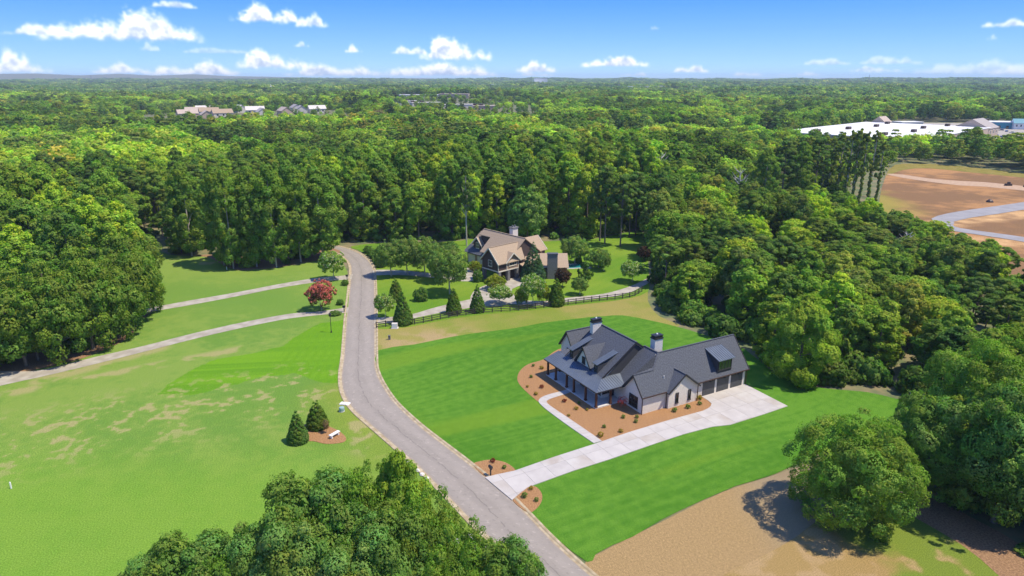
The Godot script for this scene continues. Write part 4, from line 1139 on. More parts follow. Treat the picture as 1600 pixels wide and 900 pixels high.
	tree("tall", 100.4, -271.2, 21.7, 8.7, "first from left in the tall row running up to the dirt field", "tall row left of the dirt field")
	tree("slim", 106.2, -277.2, 22.6, 6.3, "second from left in the tall row running up to the dirt field", "tall row left of the dirt field")
	tree("pine_mid", 108.7, -274.2, 23.9, 8.8, "third from left in the tall row running up to the dirt field", "tall row left of the dirt field")
	tree("slim", 114.7, -280.3, 24.1, 6.3, "fourth from left in the tall row running up to the dirt field", "tall row left of the dirt field")
	tree("tall", 116.6, -277.2, 23.6, 8.9, "fifth from left in the tall row running up to the dirt field", "tall row left of the dirt field")
	tree("slim", 123.0, -285.0, 25.0, 6.4, "sixth from left in the tall row running up to the dirt field", "tall row left of the dirt field")
	tree("pine_mid", 124.2, -280.3, 24.6, 9.0, "seventh from left in the tall row running up to the dirt field", "tall row left of the dirt field")
	tree("slim", 129.9, -286.6, 25.4, 6.5, "eighth from left in the tall row running up to the dirt field", "tall row left of the dirt field")
	tree("dead", 17.5, -300.2, 17.8, 8.5, "bare grey snag standing among the woods beyond the brown house", "bare snags in the woods")
	tree("dead", 84.5, -254.7, 16.3, 7.2, "bare pale snag among the woods right of the back lawn", "bare snags in the woods")
	tree("dead", -176.2, -254.7, 16.3, 7.2, "bare grey snag in the woods beyond the grove", "bare snags in the woods")
	tree("dead", -139.5, -268.4, 18.1, 7.6, "thin bare snag above the upper lawn woods", "bare snags in the woods")
	tree("dead", 64.9, -300.2, 16.7, 8.5, "bare snag standing behind the back lawn pines", "bare snags in the woods")


# ---------------------------------------------------------------- the dark roofed house
func window(parent: Node, o: Vector3, w: float, h: float, face: Vector3, cols := 1, rows := 1, trim: Material = null, called := "window") -> void:   # o: centre on the wall
	var side := Vector3.UP.cross(face).normalized()
	var b := Basis(side, Vector3.UP, face)
	var f := MB.new()
	for s in [-1, 1]:
		f.obox(o + side * s * (w * 0.5) + face * 0.03, Vector3(0.09, h + 0.09, 0.1), b)
		f.obox(o + Vector3(0, s * h * 0.5, 0) + face * 0.033, Vector3(w + 0.09, 0.09, 0.1), b)
	for i in range(1, cols):
		f.obox(o + side * (w * i / cols - w * 0.5) + face * 0.02, Vector3(0.06, h, 0.07), b)
	for i in range(1, rows):
		f.obox(o + Vector3(0, h * i / rows - h * 0.5, 0) + face * 0.018, Vector3(w, 0.05, 0.066), b)
	var win := part(parent, called, f.mesh(), trim if trim else M.dark_trim)
	for i in cols:
		var g := MB.new()
		g.obox(o + side * (w * (i + 0.5) / cols - w * 0.5) + face * 0.006, Vector3(w / cols, h, 0.03), b)
		part(win, "pane", g.mesh(), M.glass)
	var sill := MB.new()
	sill.obox(o - Vector3(0, h * 0.5 + 0.09, 0) + face * 0.05, Vector3(w + 0.24, 0.07, 0.14), b)
	part(win, "sill", sill.mesh(), trim if trim else M.dark_trim)


func roof(parent: Node, called: String, pts: Array, mat: Material, t := 0.16) -> MeshInstance3D:
	var m := MB.new()
	m.slab(pts, t)
	return part(parent, called, m.mesh(), mat)


func seams(pts: Array, count: int) -> MB:                    # raised ribs from edge pts[0]-pts[1] up to edge pts[3]-pts[2]
	var m := MB.new()
	for i in count + 1:
		var a: Vector3 = pts[0].lerp(pts[1], float(i) / count)
		var b: Vector3 = pts[3].lerp(pts[2], float(i) / count)
		m.bar(a + Vector3(0, 0.03, 0), b + Vector3(0, 0.03, 0), 0.05, 0.07)
	return m


func V(x: float, y: float, z: float) -> Vector3:
	return Vector3(x, y, z)


func build_house() -> void:
	var t := thing("house", "new single storey house with dark slate roof, white brick and long front porch", "house", V(12.724, 0.05, -93.67), deg_to_rad(29.0))
	var b := MB.new()
	# walls
	b.prism([V(2.55, 0, -2.1), V(15.2, 0, -2.1), V(15.2, 3.55, -2.1), V(8.75, 8.2, -2.1), V(2.55, 3.6, -2.1)], V(0, 0, -9.7))
	part(t, "main_wall", b.mesh(), M.brick)
	b = MB.new()
	b.prism([V(5.7, 0, -18.5), V(5.7, 0, -14.5), V(5.7, 3.2, -14.5), V(5.7, 5.85, -16.5), V(5.7, 3.2, -18.5)], V(6.5, 0, 0))
	part(t, "left_wing_wall", b.mesh(), M.brick)
	b = MB.new()
	b.box(2.55, 0, -14.0, 12, 3.6, -11.8)
	part(t, "linking_wall", b.mesh(), M.brick)
	b = MB.new()
	b.prism([V(4.85, 0, 0.75), V(4.85, 0, 4.9), V(4.85, 2.95, 4.9), V(4.85, 5.45, 2.84), V(4.85, 2.95, 0.75)], V(5.0, 0, 0))
	part(t, "bay_wall", b.mesh(), M.brick)
	b = MB.new()
	b.prism([V(9.45, 0, 5.4), V(15.05, 0, 5.4), V(15.05, 2.85, 5.4), V(12.25, 5.05, 5.4), V(9.45, 2.85, 5.4)], V(0, 0, -3.0))
	part(t, "gable_wall", b.mesh(), M.brick)
	b = MB.new()
	b.prism([V(26.2, 0, 4.75), V(26.2, 0, -2.1), V(26.2, 3.05, -2.1), V(26.2, 7.3, 1.3), V(26.2, 3.05, 4.75)], V(-16.3, 0, 0))
	b.box(4.95, 0, -2.05, 10.5, 2.8, 2.0)
	part(t, "garage_wall", b.mesh(), M.brick)
	# roofs
	roof(t, "main_roof", [V(2.3, 3.72, -12.1), V(2.3, 3.72, -1.85), V(8.75, 8.5, -1.85), V(8.75, 8.5, -12.1)], M.shingle, 0.22)
	roof(t, "main_roof", [V(8.75, 8.5, -12.1), V(8.75, 8.5, -1.85), V(15.6, 3.45, -1.85), V(15.6, 3.45, -12.1)], M.shingle, 0.22)
	for z in [-1.86, -12.1]:                                # dark rake boards at the gable ends
		bars(t, "rake_board", M.dark_trim, [[V(2.25, 3.6, z), V(8.75, 8.4, z), 0.08, 0.3], [V(8.75, 8.4, z), V(15.6, 3.35, z), 0.08, 0.3]])
	b = MB.new()
	b.prism([V(2.9, 3.4, -2.06), V(15.0, 3.4, -2.06), V(8.75, 8.15, -2.06)], V(0, 0, -0.05))
	part(t, "gable_siding", b.mesh(), M.dark_siding)
	roof(t, "wing_roof", [V(4.7, 2.77, 0.4), V(8.2, 5.67, 2.86), V(10.45, 7.54, 1.3), V(10.45, 7.54, -2.1), V(4.7, 2.77, -2.1)], M.shingle)
	roof(t, "wing_roof", [V(10.45, 7.54, -2.1), V(10.45, 7.54, 1.3), V(16, 2.93, 1.3), V(16, 2.93, -2.1)], M.shingle)
	roof(t, "garage_roof", [V(4.5, 5.69, 2.86), V(4.5, 2.88, 5.22), V(26.5, 2.88, 5.22), V(26.5, 7.54, 1.3), V(10.45, 7.54, 1.3), V(8.15, 5.69, 2.86)], M.shingle)
	roof(t, "garage_roof", [V(10.45, 7.54, 1.3), V(26.5, 7.54, 1.3), V(26.5, 2.88, -2.62), V(10.45, 2.88, -2.62)], M.shingle)
	roof(t, "bay_roof", [V(4.5, 2.9, 0.45), V(4.5, 5.69, 2.86), V(8.2, 5.69, 2.86), V(4.95, 2.9, 0.45)], M.shingle)
	roof(t, "gable_roof", [V(9.1, 2.76, 5.78), V(12.25, 5.28, 5.78), V(12.25, 5.28, 3.1), V(9.1, 2.76, 5.2)], M.shingle)
	roof(t, "gable_roof", [V(12.25, 5.28, 5.78), V(15.4, 2.76, 5.78), V(15.4, 2.76, 5.2), V(12.25, 5.28, 3.1)], M.shingle)
	roof(t, "left_wing_roof", [V(5.35, 3.0, -14.3), V(12, 3.0, -14.3), V(12, 6.05, -16.5), V(5.35, 6.05, -16.5)], M.shingle)
	roof(t, "left_wing_roof", [V(5.35, 6.05, -16.5), V(12, 6.05, -16.5), V(12, 3.0, -18.75), V(5.35, 3.0, -18.75)], M.shingle)
	roof(t, "linking_roof", [V(2.3, 3.74, -14.3), V(2.3, 3.74, -11.9), V(12, 4.4, -11.9), V(12, 4.4, -14.3)], M.shingle)
	bars(t, "rake_board", M.dark_trim, [[V(5.33, 2.9, -14.25), V(5.33, 5.98, -16.5), 0.08, 0.26], [V(5.33, 5.98, -16.5), V(5.33, 2.9, -18.8), 0.08, 0.26]])
	bars(t, "rake_board", M.dark_trim, [[V(4.48, 2.78, 5.25), V(4.48, 5.6, 2.86), 0.08, 0.26], [V(4.48, 5.6, 2.86), V(4.48, 2.78, 0.4), 0.08, 0.26]])
	bars(t, "rake_board", M.dark_trim, [[V(9.05, 2.66, 5.8), V(12.25, 5.2, 5.8), 0.08, 0.26], [V(12.25, 5.2, 5.8), V(15.45, 2.66, 5.8), 0.08, 0.26]])
	bars(t, "rake_board", M.dark_trim, [[V(26.53, 2.8, 5.25), V(26.53, 7.46, 1.3), 0.08, 0.26], [V(26.53, 7.46, 1.3), V(26.53, 2.8, -2.65), 0.08, 0.26]])
	bars(t, "gutter", M.bronze, [[V(15.4, 2.84, 5.3), V(26.5, 2.84, 5.3), 0.14, 0.14], [V(4.5, 2.84, 5.3), V(9.1, 2.84, 5.3), 0.14, 0.14]])
	for p in [V(4.72, 0, 5.02), V(15.2, 0, 5.52), V(26.32, 0, 4.9), V(9.3, 0, 5.1)]:
		var ds := MB.new()
		ds.box(p.x - 0.05, 0, p.z - 0.05, p.x + 0.05, 2.85, p.z + 0.05)
		part(t, "downspout", ds.mesh(), M.bronze)
	for e in [[V(8.75, 8.53, -12.1), V(8.75, 8.53, -1.85)], [V(10.45, 7.57, -2), V(10.45, 7.57, 1.3)], [V(10.45, 7.57, 1.3), V(26.5, 7.57, 1.3)], [V(4.5, 5.72, 2.86), V(8.2, 5.72, 2.86)], [V(12.25, 5.31, 5.78), V(12.25, 5.31, 3.1)], [V(5.35, 6.08, -16.5), V(12, 6.08, -16.5)], [V(10.45, 7.57, 1.3), V(8.2, 5.72, 2.86)]]:
		bars(t, "ridge_cap", M.shingle, [[e[0], e[1], 0.26, 0.07]])
	# the porch: deck, posts, beam and a standing seam metal roof round the corner
	b = MB.new()
	b.box(-0.2, 0, -14.0, 2.55, 0.22, 0.15); b.box(2.55, 0, -2.1, 4.85, 0.221, 0.152)
	part(t, "porch_floor", b.mesh(), M.porch_floor)
	for p in [[0.0, -13.75], [0.0, -11.3], [0.0, -8.05], [0.0, -6.0], [0.0, -2.75], [0.0, 0.0], [2.68, 0.0], [2.43, -13.88]]:
		var ps := MB.new()
		ps.box(p[0] - 0.14, 0.22, p[1] - 0.14, p[0] + 0.14, 2.72, p[1] + 0.14)
		ps.box(p[0] - 0.19, 0.22, p[1] - 0.19, p[0] + 0.19, 0.45, p[1] + 0.19)
		part(t, "porch_post", ps.mesh(), M.post_wood)
	part(t, "porch_beam", _box(-0.12, 2.6, -13.95, 0.12, 2.84, 0.12), M.post_wood)
	part(t, "porch_beam", _box(0.12, 2.601, -0.118, 4.8, 2.839, 0.118), M.post_wood)
	var p1 := [V(-0.45, 2.95, -14.3), V(-0.45, 2.95, 0.55), V(2.45, 3.8, -2.1), V(2.45, 3.8, -14.3)]
	var p2 := [V(-0.45, 2.95, 0.55), V(4.9, 2.95, 0.55), V(6.2, 3.8, -2.1), V(2.45, 3.8, -2.1)]
	part(roof(t, "porch_roof", p1, M.metal_roof, 0.12), "standing_seam", seams([V(-0.45, 2.95, -14.3), V(-0.45, 2.95, 0.55), V(2.45, 3.8, 0.55 - 2.65), V(2.45, 3.8, -14.3)], 30).mesh(), M.metal_roof)
	var sm := MB.new()
	for i in 13:
		var x := -0.4 + i * 0.44
		var top := clampf((x + 0.45) / 2.9, 0.0, 1.0)
		sm.bar(V(x, 2.98, 0.55), V(x, 2.98 + 0.85 * top, 0.55 - 2.65 * top), 0.05, 0.07)
	part(roof(t, "porch_roof", p2, M.metal_roof, 0.12), "standing_seam", sm.mesh(), M.metal_roof)
	bars(t, "porch_fascia", M.dark_trim, [[V(-0.5, 2.9, -14.3), V(-0.5, 2.9, 0.6), 0.1, 0.14], [V(-0.45, 2.9, 0.6), V(4.9, 2.9, 0.6), 0.1, 0.14]])
	# openings under the porch
	for z in [-12.9, -10.1, -4.5, -2.9]:
		window(t, V(2.56, 1.65, z), 1.1, 1.9, V(-1, 0, 0), 2, 2)
	var dr := MB.new()
	dr.box(2.5, 0.22, -7.9, 2.56, 2.45, -6.3)
	var dm := part(t, "front_door", dr.mesh(), M.post_wood)
	dr = MB.new()
	dr.box(2.44, 1.1, -7.18, 2.5, 1.5, -7.12)
	part(dm, "handle", dr.mesh(), M.black)
	window(t, V(3.3, 1.75, -2.08), 1.2, 1.5, V(0, 0, 1), 2, 2)
	window(t, V(4.45, 1.45, -2.08), 0.7, 2.1, V(0, 0, 1), 1, 3)
	window(t, V(4.84, 1.45, 2.85), 1.9, 1.75, V(-1, 0, 0), 3, 3)
	window(t, V(5.69, 2.2, -16.1), 1.1, 1.5, V(-1, 0, 0), 2, 2)
	window(t, V(11.1, 1.5, 5.41), 0.5, 1.6, V(0, 0, 1), 1, 2)
	window(t, V(13.6, 1.5, 5.41), 0.5, 1.6, V(0, 0, 1), 1, 2)
	# dormers over the porch
	b = MB.new()
	b.prism([V(2.6, 3.6, -9.05), V(2.6, 3.6, -5.3), V(2.6, 4.15, -5.3), V(2.6, 6.8, -7.18), V(2.6, 4.15, -9.05)], V(4.3, 0, 0))
	var dg := part(t, "gable_dormer", b.mesh(), M.brick)
	roof(dg, "dormer_roof", [V(2.3, 4.0, -4.98), V(4.0, 4.0, -4.98), V(7.2, 7.05, -7.18), V(2.3, 7.05, -7.18)], M.shingle, 0.14)
	roof(dg, "dormer_roof", [V(2.3, 7.05, -7.18), V(7.2, 7.05, -7.18), V(4.0, 4.0, -9.38), V(2.3, 4.0, -9.38)], M.shingle, 0.14)
	bars(dg, "rake_board", M.dark_trim, [[V(2.29, 3.92, -4.95), V(2.29, 6.98, -7.18), 0.08, 0.24], [V(2.29, 6.98, -7.18), V(2.29, 3.92, -9.41), 0.08, 0.24]])
	window(dg, V(2.59, 4.75, -7.18), 0.75, 1.05, V(-1, 0, 0), 2, 2)
	for z in [-3.85, -10.65]:
		b = MB.new()
		b.box(2.55, 3.75, z - 0.47, 6.0, 5.32, z + 0.47)
		var sd := part(t, "shed_dormer", b.mesh(), M.dark_siding)
		var pr := [V(2.3, 5.42, z - 0.62), V(2.3, 5.42, z + 0.62), V(6.75, 6.86, z + 0.62), V(6.75, 6.86, z - 0.62)]
		part(roof(sd, "dormer_roof", pr, M.metal_roof, 0.1), "standing_seam", seams(pr, 3).mesh(), M.metal_roof)
		window(sd, V(2.545, 4.75, z), 0.6, 0.75, V(-1, 0, 0), 1, 1)
	# dormer over the garage doors
	b = MB.new()
	b.prism([V(22.85, 3.0, 4.82), V(22.85, 5.0, 2.0), V(22.85, 6.5, 2.0), V(22.85, 5.6, 4.82)], V(-3.05, 0, 0))
	var gd := part(t, "garage_dormer", b.mesh(), M.dark_siding)
	var gr := [V(19.55, 5.64, 5.22), V(23.1, 5.64, 5.22), V(23.1, 6.72, 1.95), V(19.55, 6.72, 1.95)]
	part(roof(gd, "dormer_roof", gr, M.metal_roof, 0.12), "standing_seam", seams(gr, 8).mesh(), M.metal_roof)
	window(gd, V(21.33, 4.62, 4.83), 2.7, 1.5, V(0, 0, 1), 4, 1)
	# garage doors, lamps, chimneys, vent
	for k in 3:
		var x := 18.25 + k * 3.05
		var d := part(t, "garage_door", _box(x - 1.28, 0.0, 4.72, x + 1.28, 2.28, 4.79), M.garage_door)
		for i in 4:
			part(d, "door_panel", _box(x - 1.24, 0.03 + i * 0.565, 4.78, x + 1.24, 0.565 + i * 0.565, 4.805), M.garage_door)
		part(t, "door_frame", _box(x - 1.36, 2.28, 4.74, x + 1.36, 2.36, 4.82), M.dark_trim)
		b = MB.new()
		b.box(x - 0.1, 2.45, 4.76, x + 0.1, 2.75, 4.86)
		b.lathe(V(x, 2.42, 5.0), [Vector2(0.2, 0), Vector2(0.14, 0.12), Vector2(0.04, 0.22)], 8)
		part(t, "wall_lamp", b.mesh(), M.black)
	for c in [[6.9, 8.7, -11.75, -10.95, 6.0, 9.05], [11.3, 12.9, -1.55, -0.5, 4.5, 8.85]]:
		var ch := part(t, "chimney", _box(c[0], c[4], c[2], c[1], c[5], c[3]), M.chimney_brick)
		b = MB.new()
		b.box(c[0] - 0.1, c[5], c[2] - 0.1, c[1] + 0.1, c[5] + 0.16, c[3] + 0.1)
		b.box(c[0] + 0.05, c[5] + 0.16, c[2] + 0.05, c[1] - 0.05, c[5] + 0.5, c[3] - 0.05)
		b.box(c[0] - 0.04, c[5] + 0.5, c[2] - 0.04, c[1] + 0.04, c[5] + 0.6, c[3] + 0.04)
		part(ch, "chimney_cap", b.mesh(), M.black)
		b = MB.new()
		b.lathe(V((c[0] + c[1]) * 0.5, c[5] + 0.58, (c[2] + c[3]) * 0.5), [Vector2(0.14, 0), Vector2(0.14, 0.2), Vector2(0.0, 0.24)], 8)
		part(ch, "flue", b.mesh(), M.white)
	b = MB.new()
	b.lathe(V(9.6, 4.2, 3.9), [Vector2(0.06, 0), Vector2(0.06, 0.7), Vector2(0, 0.7)], 8)
	part(t, "vent_pipe", b.mesh(), M.white)


func _box(x0: float, y0: float, z0: float, x1: float, y1: float, z1: float) -> ArrayMesh:
	var m := MB.new()
	m.box(x0, y0, z0, x1, y1, z1)
	return m.mesh()


# ---------------------------------------------------------------- the brown house
func build_brown_house() -> void:
	var t := thing("house", "brown two storey house with tan roofs and white framed windows behind a fence", "house", V(-3.3, 0.05, -160.0), deg_to_rad(43.0))
	var b := MB.new()
	# front wing over a carport
	b.prism([V(0, 2.8, -6.0), V(0, 2.8, 0), V(0, 5.1, 0), V(0, 8.1, -3.1), V(0, 5.1, -6.0)], V(9, 0, 0))
	part(t, "front_wing_wall", b.mesh(), M.brown_wall)
	b = MB.new()
	b.prism([V(2.7, 2.8, 0.08), V(6.6, 2.8, 0.08), V(6.6, 5.0, 0.08), V(4.65, 6.7, 0.08), V(2.7, 5.0, 0.08)], V(0, 0, -4))
	part(t, "front_gable_wall", b.mesh(), M.tan_wall)
	part(t, "white_trim", _box(-0.06, 2.68, -6.05, 0.05, 2.95, 0.06), M.cream)
	part(t, "white_trim", _box(0.05, 2.681, -0.03, 6.7, 2.951, 0.14), M.cream)
	part(t, "white_trim", _box(-0.05, 2.95, -0.12, 0.06, 5.0, 0.05), M.cream)
	part(t, "white_trim", _box(2.62, 2.95, 0.02, 2.78, 5.0, 0.15), M.cream)
	part(t, "white_trim", _box(6.5, 2.95, 0.02, 6.68, 5.0, 0.15), M.cream)
	for p in [V(0.3, 0, -5.6), V(0.3, 0, -0.2), V(6.3, 0, -0.2), V(3.3, 0, -0.2)]:
		part(t, "carport_pier", _box(p.x - 0.4, 0, p.z - 0.4, p.x + 0.4, 2.7, p.z + 0.4), M.stone)
	part(t, "carport_back_wall", _box(4.5, 0, -6, 9, 2.8, -1.0), M.brown_wall)
	roof(t, "front_wing_roof", [V(-0.45, 4.75, 0.45), V(8.5, 4.75, 0.45), V(10, 8.4, -3.1), V(-0.45, 8.4, -3.1)], M.tan_roof)
	roof(t, "front_wing_roof", [V(-0.45, 8.4, -3.1), V(10, 8.4, -3.1), V(8.5, 4.75, -6.6), V(-0.45, 4.75, -6.6)], M.tan_roof)
	roof(t, "front_gable_roof", [V(2.2, 4.75, 0.5), V(4.65, 6.95, 0.5), V(4.65, 6.95, -1.75), V(2.2, 4.75, 0.4)], M.tan_roof)
	roof(t, "front_gable_roof", [V(4.65, 6.95, 0.5), V(7.1, 4.75, 0.5), V(7.1, 4.75, 0.4), V(4.65, 6.95, -1.75)], M.tan_roof)
	bars(t, "rake_board", M.cream, [[V(-0.47, 4.65, 0.5), V(-0.47, 8.3, -3.1), 0.1, 0.3], [V(-0.47, 8.3, -3.1), V(-0.47, 4.65, -6.65), 0.1, 0.3], [V(2.15, 4.65, 0.52), V(4.65, 6.87, 0.52), 0.1, 0.26], [V(4.65, 6.87, 0.52), V(7.15, 4.65, 0.52), 0.1, 0.26]])
	window(t, V(-0.01, 4.5, -3.0), 1.3, 1.5, V(-1, 0, 0), 2, 2, M.cream)
	window(t, V(4.65, 4.4, 0.09), 2.3, 1.4, V(0, 0, 1), 4, 1, M.cream)
	# the main body
	b = MB.new()
	b.prism([V(6, 0, -1.9), V(16, 0, -1.9), V(16, 5, -1.9), V(10.6, 9.0, -1.9), V(6, 5, -1.9)], V(0, 0, -10.9))
	part(t, "main_wall", b.mesh(), M.brown_wall)
	b = MB.new()
	b.prism([V(9.4, 0, -12.8), V(16, 0, -12.8), V(16, 5, -12.8), V(10.6, 9.0, -12.8), V(9.4, 7.9, -12.8)], V(0, 0, -4.5))
	part(t, "upper_wall", b.mesh(), M.brown_wall)
	roof(t, "main_roof", [V(5.2, 4.7, -13.1), V(5.2, 4.7, -1.5), V(10.6, 9.3, -1.5), V(10.6, 9.3, -13.1)], M.tan_roof)
	roof(t, "main_roof", [V(9.0, 7.94, -17.6), V(9.0, 7.94, -13.1), V(10.6, 9.3, -13.1), V(10.6, 9.3, -17.6)], M.tan_roof)
	roof(t, "main_roof", [V(10.6, 9.3, -17.6), V(10.6, 9.3, -1.5), V(16.6, 4.7, -1.5), V(16.6, 4.7, -17.6)], M.tan_roof)
	bars(t, "ridge_cap", M.tan_roof, [[V(10.6, 9.34, -17.6), V(10.6, 9.34, -1.5), 0.3, 0.08], [V(-0.45, 8.44, -3.1), V(9.5, 8.44, -3.1), 0.3, 0.08]])
	# right wing
	b = MB.new()
	b.prism([V(19.3, 0, -3.1), V(19.3, 0, -9.5), V(19.3, 5, -9.5), V(19.3, 7.8, -6.3), V(19.3, 5, -3.1)], V(-8, 0, 0))
	part(t, "right_wing_wall", b.mesh(), M.brown_wall)
	roof(t, "right_wing_roof", [V(11.5, 4.75, -2.7), V(19.7, 4.75, -2.7), V(19.7, 8.05, -6.3), V(11.5, 8.05, -6.3)], M.tan_roof)
	roof(t, "right_wing_roof", [V(11.5, 8.05, -6.3), V(19.7, 8.05, -6.3), V(19.7, 4.75, -9.9), V(11.5, 4.75, -9.9)], M.tan_roof)
	bars(t, "rake_board", M.cream, [[V(19.73, 4.65, -2.65), V(19.73, 7.95, -6.3), 0.1, 0.3], [V(19.73, 7.95, -6.3), V(19.73, 4.65, -9.95), 0.1, 0.3]])
	window(t, V(9.3, 3.9, -1.88), 1.6, 1.4, V(0, 0, 1), 3, 1, M.cream)
	roof(t, "porch_roof", [V(7.0, 3.3, 1.0), V(16, 3.3, 1.0), V(16, 4.5, -1.9), V(7.0, 4.5, -1.9)], M.tan_roof)
	for x in [8.0, 11.5, 15.0]:
		part(t, "porch_post", _box(x - 0.15, 0, 0.5, x + 0.15, 3.15, 0.8), M.brown_wall)
	# garage with a skirt roof and a gabled dormer
	part(t, "garage_wall", _box(7.7, 0, -21.3, 15, 3.2, -13.4), M.tan_wall)
	roof(t, "garage_skirt_roof", [V(6.8, 3.0, -21.8), V(6.8, 3.0, -13.0), V(9.2, 4.6, -13.0), V(9.2, 4.6, -21.8)], M.shingle)
	roof(t, "garage_roof", [V(9.2, 4.6, -21.8), V(9.2, 4.6, -13.0), V(12.2, 8.0, -13.5), V(12.2, 8.0, -20.6)], M.tan_roof)
	roof(t, "garage_roof", [V(12.2, 8.0, -20.6), V(12.2, 8.0, -13.5), V(16, 4.0, -13.0), V(16, 4.0, -21.8)], M.tan_roof)
	b = MB.new()
	b.prism([V(8.5, 3.8, -19.5), V(8.5, 3.8, -16.1), V(8.5, 5.3, -16.1), V(8.5, 7.05, -17.8), V(8.5, 5.3, -19.5)], V(4, 0, 0))
	var gd := part(t, "garage_dormer", b.mesh(), M.brown_wall)
	roof(gd, "dormer_roof", [V(8.1, 5.15, -15.75), V(12.3, 5.15, -15.75), V(13, 7.3, -17.8), V(8.1, 7.3, -17.8)], M.tan_roof, 0.14)
	roof(gd, "dormer_roof", [V(8.1, 7.3, -17.8), V(13, 7.3, -17.8), V(12.3, 5.15, -19.85), V(8.1, 5.15, -19.85)], M.tan_roof, 0.14)
	bars(gd, "rake_board", M.cream, [[V(8.08, 5.05, -15.7), V(8.08, 7.2, -17.8), 0.1, 0.26], [V(8.08, 7.2, -17.8), V(8.08, 5.05, -19.9), 0.1, 0.26]])
	part(gd, "rake_board", _box(8.46, 3.8, -16.2, 8.56, 5.2, -16.04), M.cream)
	window(gd, V(8.49, 5.0, -17.8), 1.2, 1.6, V(-1, 0, 0), 2, 2, M.cream)
	for z in [-19.4, -15.6]:
		var d := part(t, "garage_door", _box(7.64, 0, z - 1.4, 7.71, 2.4, z + 1.4), M.cream)
		for i in 4:
			part(d, "door_panel", _box(7.61, 0.03 + i * 0.6, z - 1.34, 7.65, 0.6 + i * 0.6, z + 1.34), M.cream)
	var ch := part(t, "chimney", _box(12.2, 6.0, -9.2, 14.0, 10.6, -7.9), M.pale_stone)
	part(ch, "chimney_cap", _box(12.0, 10.6, -9.4, 14.2, 10.8, -7.7), M.stone)
	for p in [V(12.7, 10.8, -8.6), V(13.5, 10.8, -8.6)]:
		b = MB.new()
		b.lathe(p, [Vector2(0.22, 0), Vector2(0.2, 0.5), Vector2(0.0, 0.5)], 8)
		part(ch, "chimney_pot", b.mesh(), M.stone)
	# garden room square to the road, with its stone chimney, as one building
	var g := thing("garden_room", "garden room with a tan roof and a tall grey stone chimney beside the brown house", "building", V(7.3, 0.05, -165.0))
	b = MB.new()
	b.prism([V(0.2, 0, 0.1), V(6.5, 0, 0.1), V(6.5, 2.6, 0.1), V(0.2, 2.6, 0.1)], V(0, 0, -10.5))
	part(g, "wall", b.mesh(), M.brown_wall)
	roof(g, "roof", [V(-0.2, 2.7, 0.5), V(6.9, 2.7, 0.5), V(6.9, 5.0, -5.2), V(-0.2, 5.0, -5.2)], M.tan_roof)
	roof(g, "roof", [V(-0.2, 5.0, -5.2), V(6.9, 5.0, -5.2), V(6.9, 2.7, -11), V(-0.2, 2.7, -11)], M.tan_roof)
	var sc := part(g, "chimney", _box(1.5, 0, 0.1, 4.0, 6.3, 1.4), M.stone)
	part(sc, "chimney_cap", _box(1.4, 6.3, 0.0, 4.1, 6.5, 1.5), M.shingle)
	for x in [0.85, 5.3]:
		window(g, V(x, 1.3, 0.11), 0.9, 1.5, V(0, 0, 1), 2, 1, M.cream)
	# the pool
	var p := thing("swimming_pool", "small turquoise swimming pool with a pale stone rim on the lawn", "swimming pool", V(17.1, 0.06, -175.6), deg_to_rad(10.0))
	b = MB.new()
	for e in [[-3.4, -3.0, -2.4, 2.4], [3.0, 3.4, -2.4, 2.4], [-3.0, 3.0, -2.4, -2.0], [-3.0, 3.0, 2.0, 2.4]]:
		b.box(e[0], -0.1, e[2], e[1], 0.14, e[3])
	part(p, "coping", b.mesh(), M.pale_stone)
	part(p, "water", _box(-3, 0.0, -2, 3, 0.06, 2), M.water)


# ---------------------------------------------------------------- ground, roads, lawns
func build_ground() -> void:
	var m := MB.new()
	var rings := [0.0, 60.0, 140.0, 260.0, 400.0, 480.0]
	var r := 480.0
	while r < 1560.0:
		r += 60.0
		rings.append(r)
	while r < 9200.0:
		r *= 1.085
		rings.append(r)
	var segs := 150
	for i in rings.size():
		for k in segs + 1:
			var a := TAU * k / segs
			var x: float = rings[i] * sin(a)
			var z: float = -rings[i] * cos(a)
			m.v.append(Vector3(x, gy(x, z), z))
			var e := 60.0
			m.n.append(Vector3(gy(x - e, z) - gy(x + e, z), 2 * e, gy(x, z - e) - gy(x, z + e)).normalized())
			m.c.append(Color.WHITE)
			m.uv.append(Vector2(x, z))
	for i in rings.size() - 1:
		for k in segs:
			var a := i * (segs + 1) + k
			var b := a + segs + 1
			m.ix.append_array([a, b, b + 1, a, b + 1, a + 1])
	struct("ground", m.mesh(), M.floor)


func streak(n: FastNoiseLite, x: float, z: float, ang: float, along: float, across: float) -> float:
	var u := x * cos(ang) - z * sin(ang)
	var w := x * sin(ang) + z * cos(ang)
	return n.get_noise_2d(u * along, w * across)


func seg_dist(p: Vector2, a: Vector2, b: Vector2) -> float:
	return p.distance_to(Geometry2D.get_closest_point_to_segment(p, a, b))


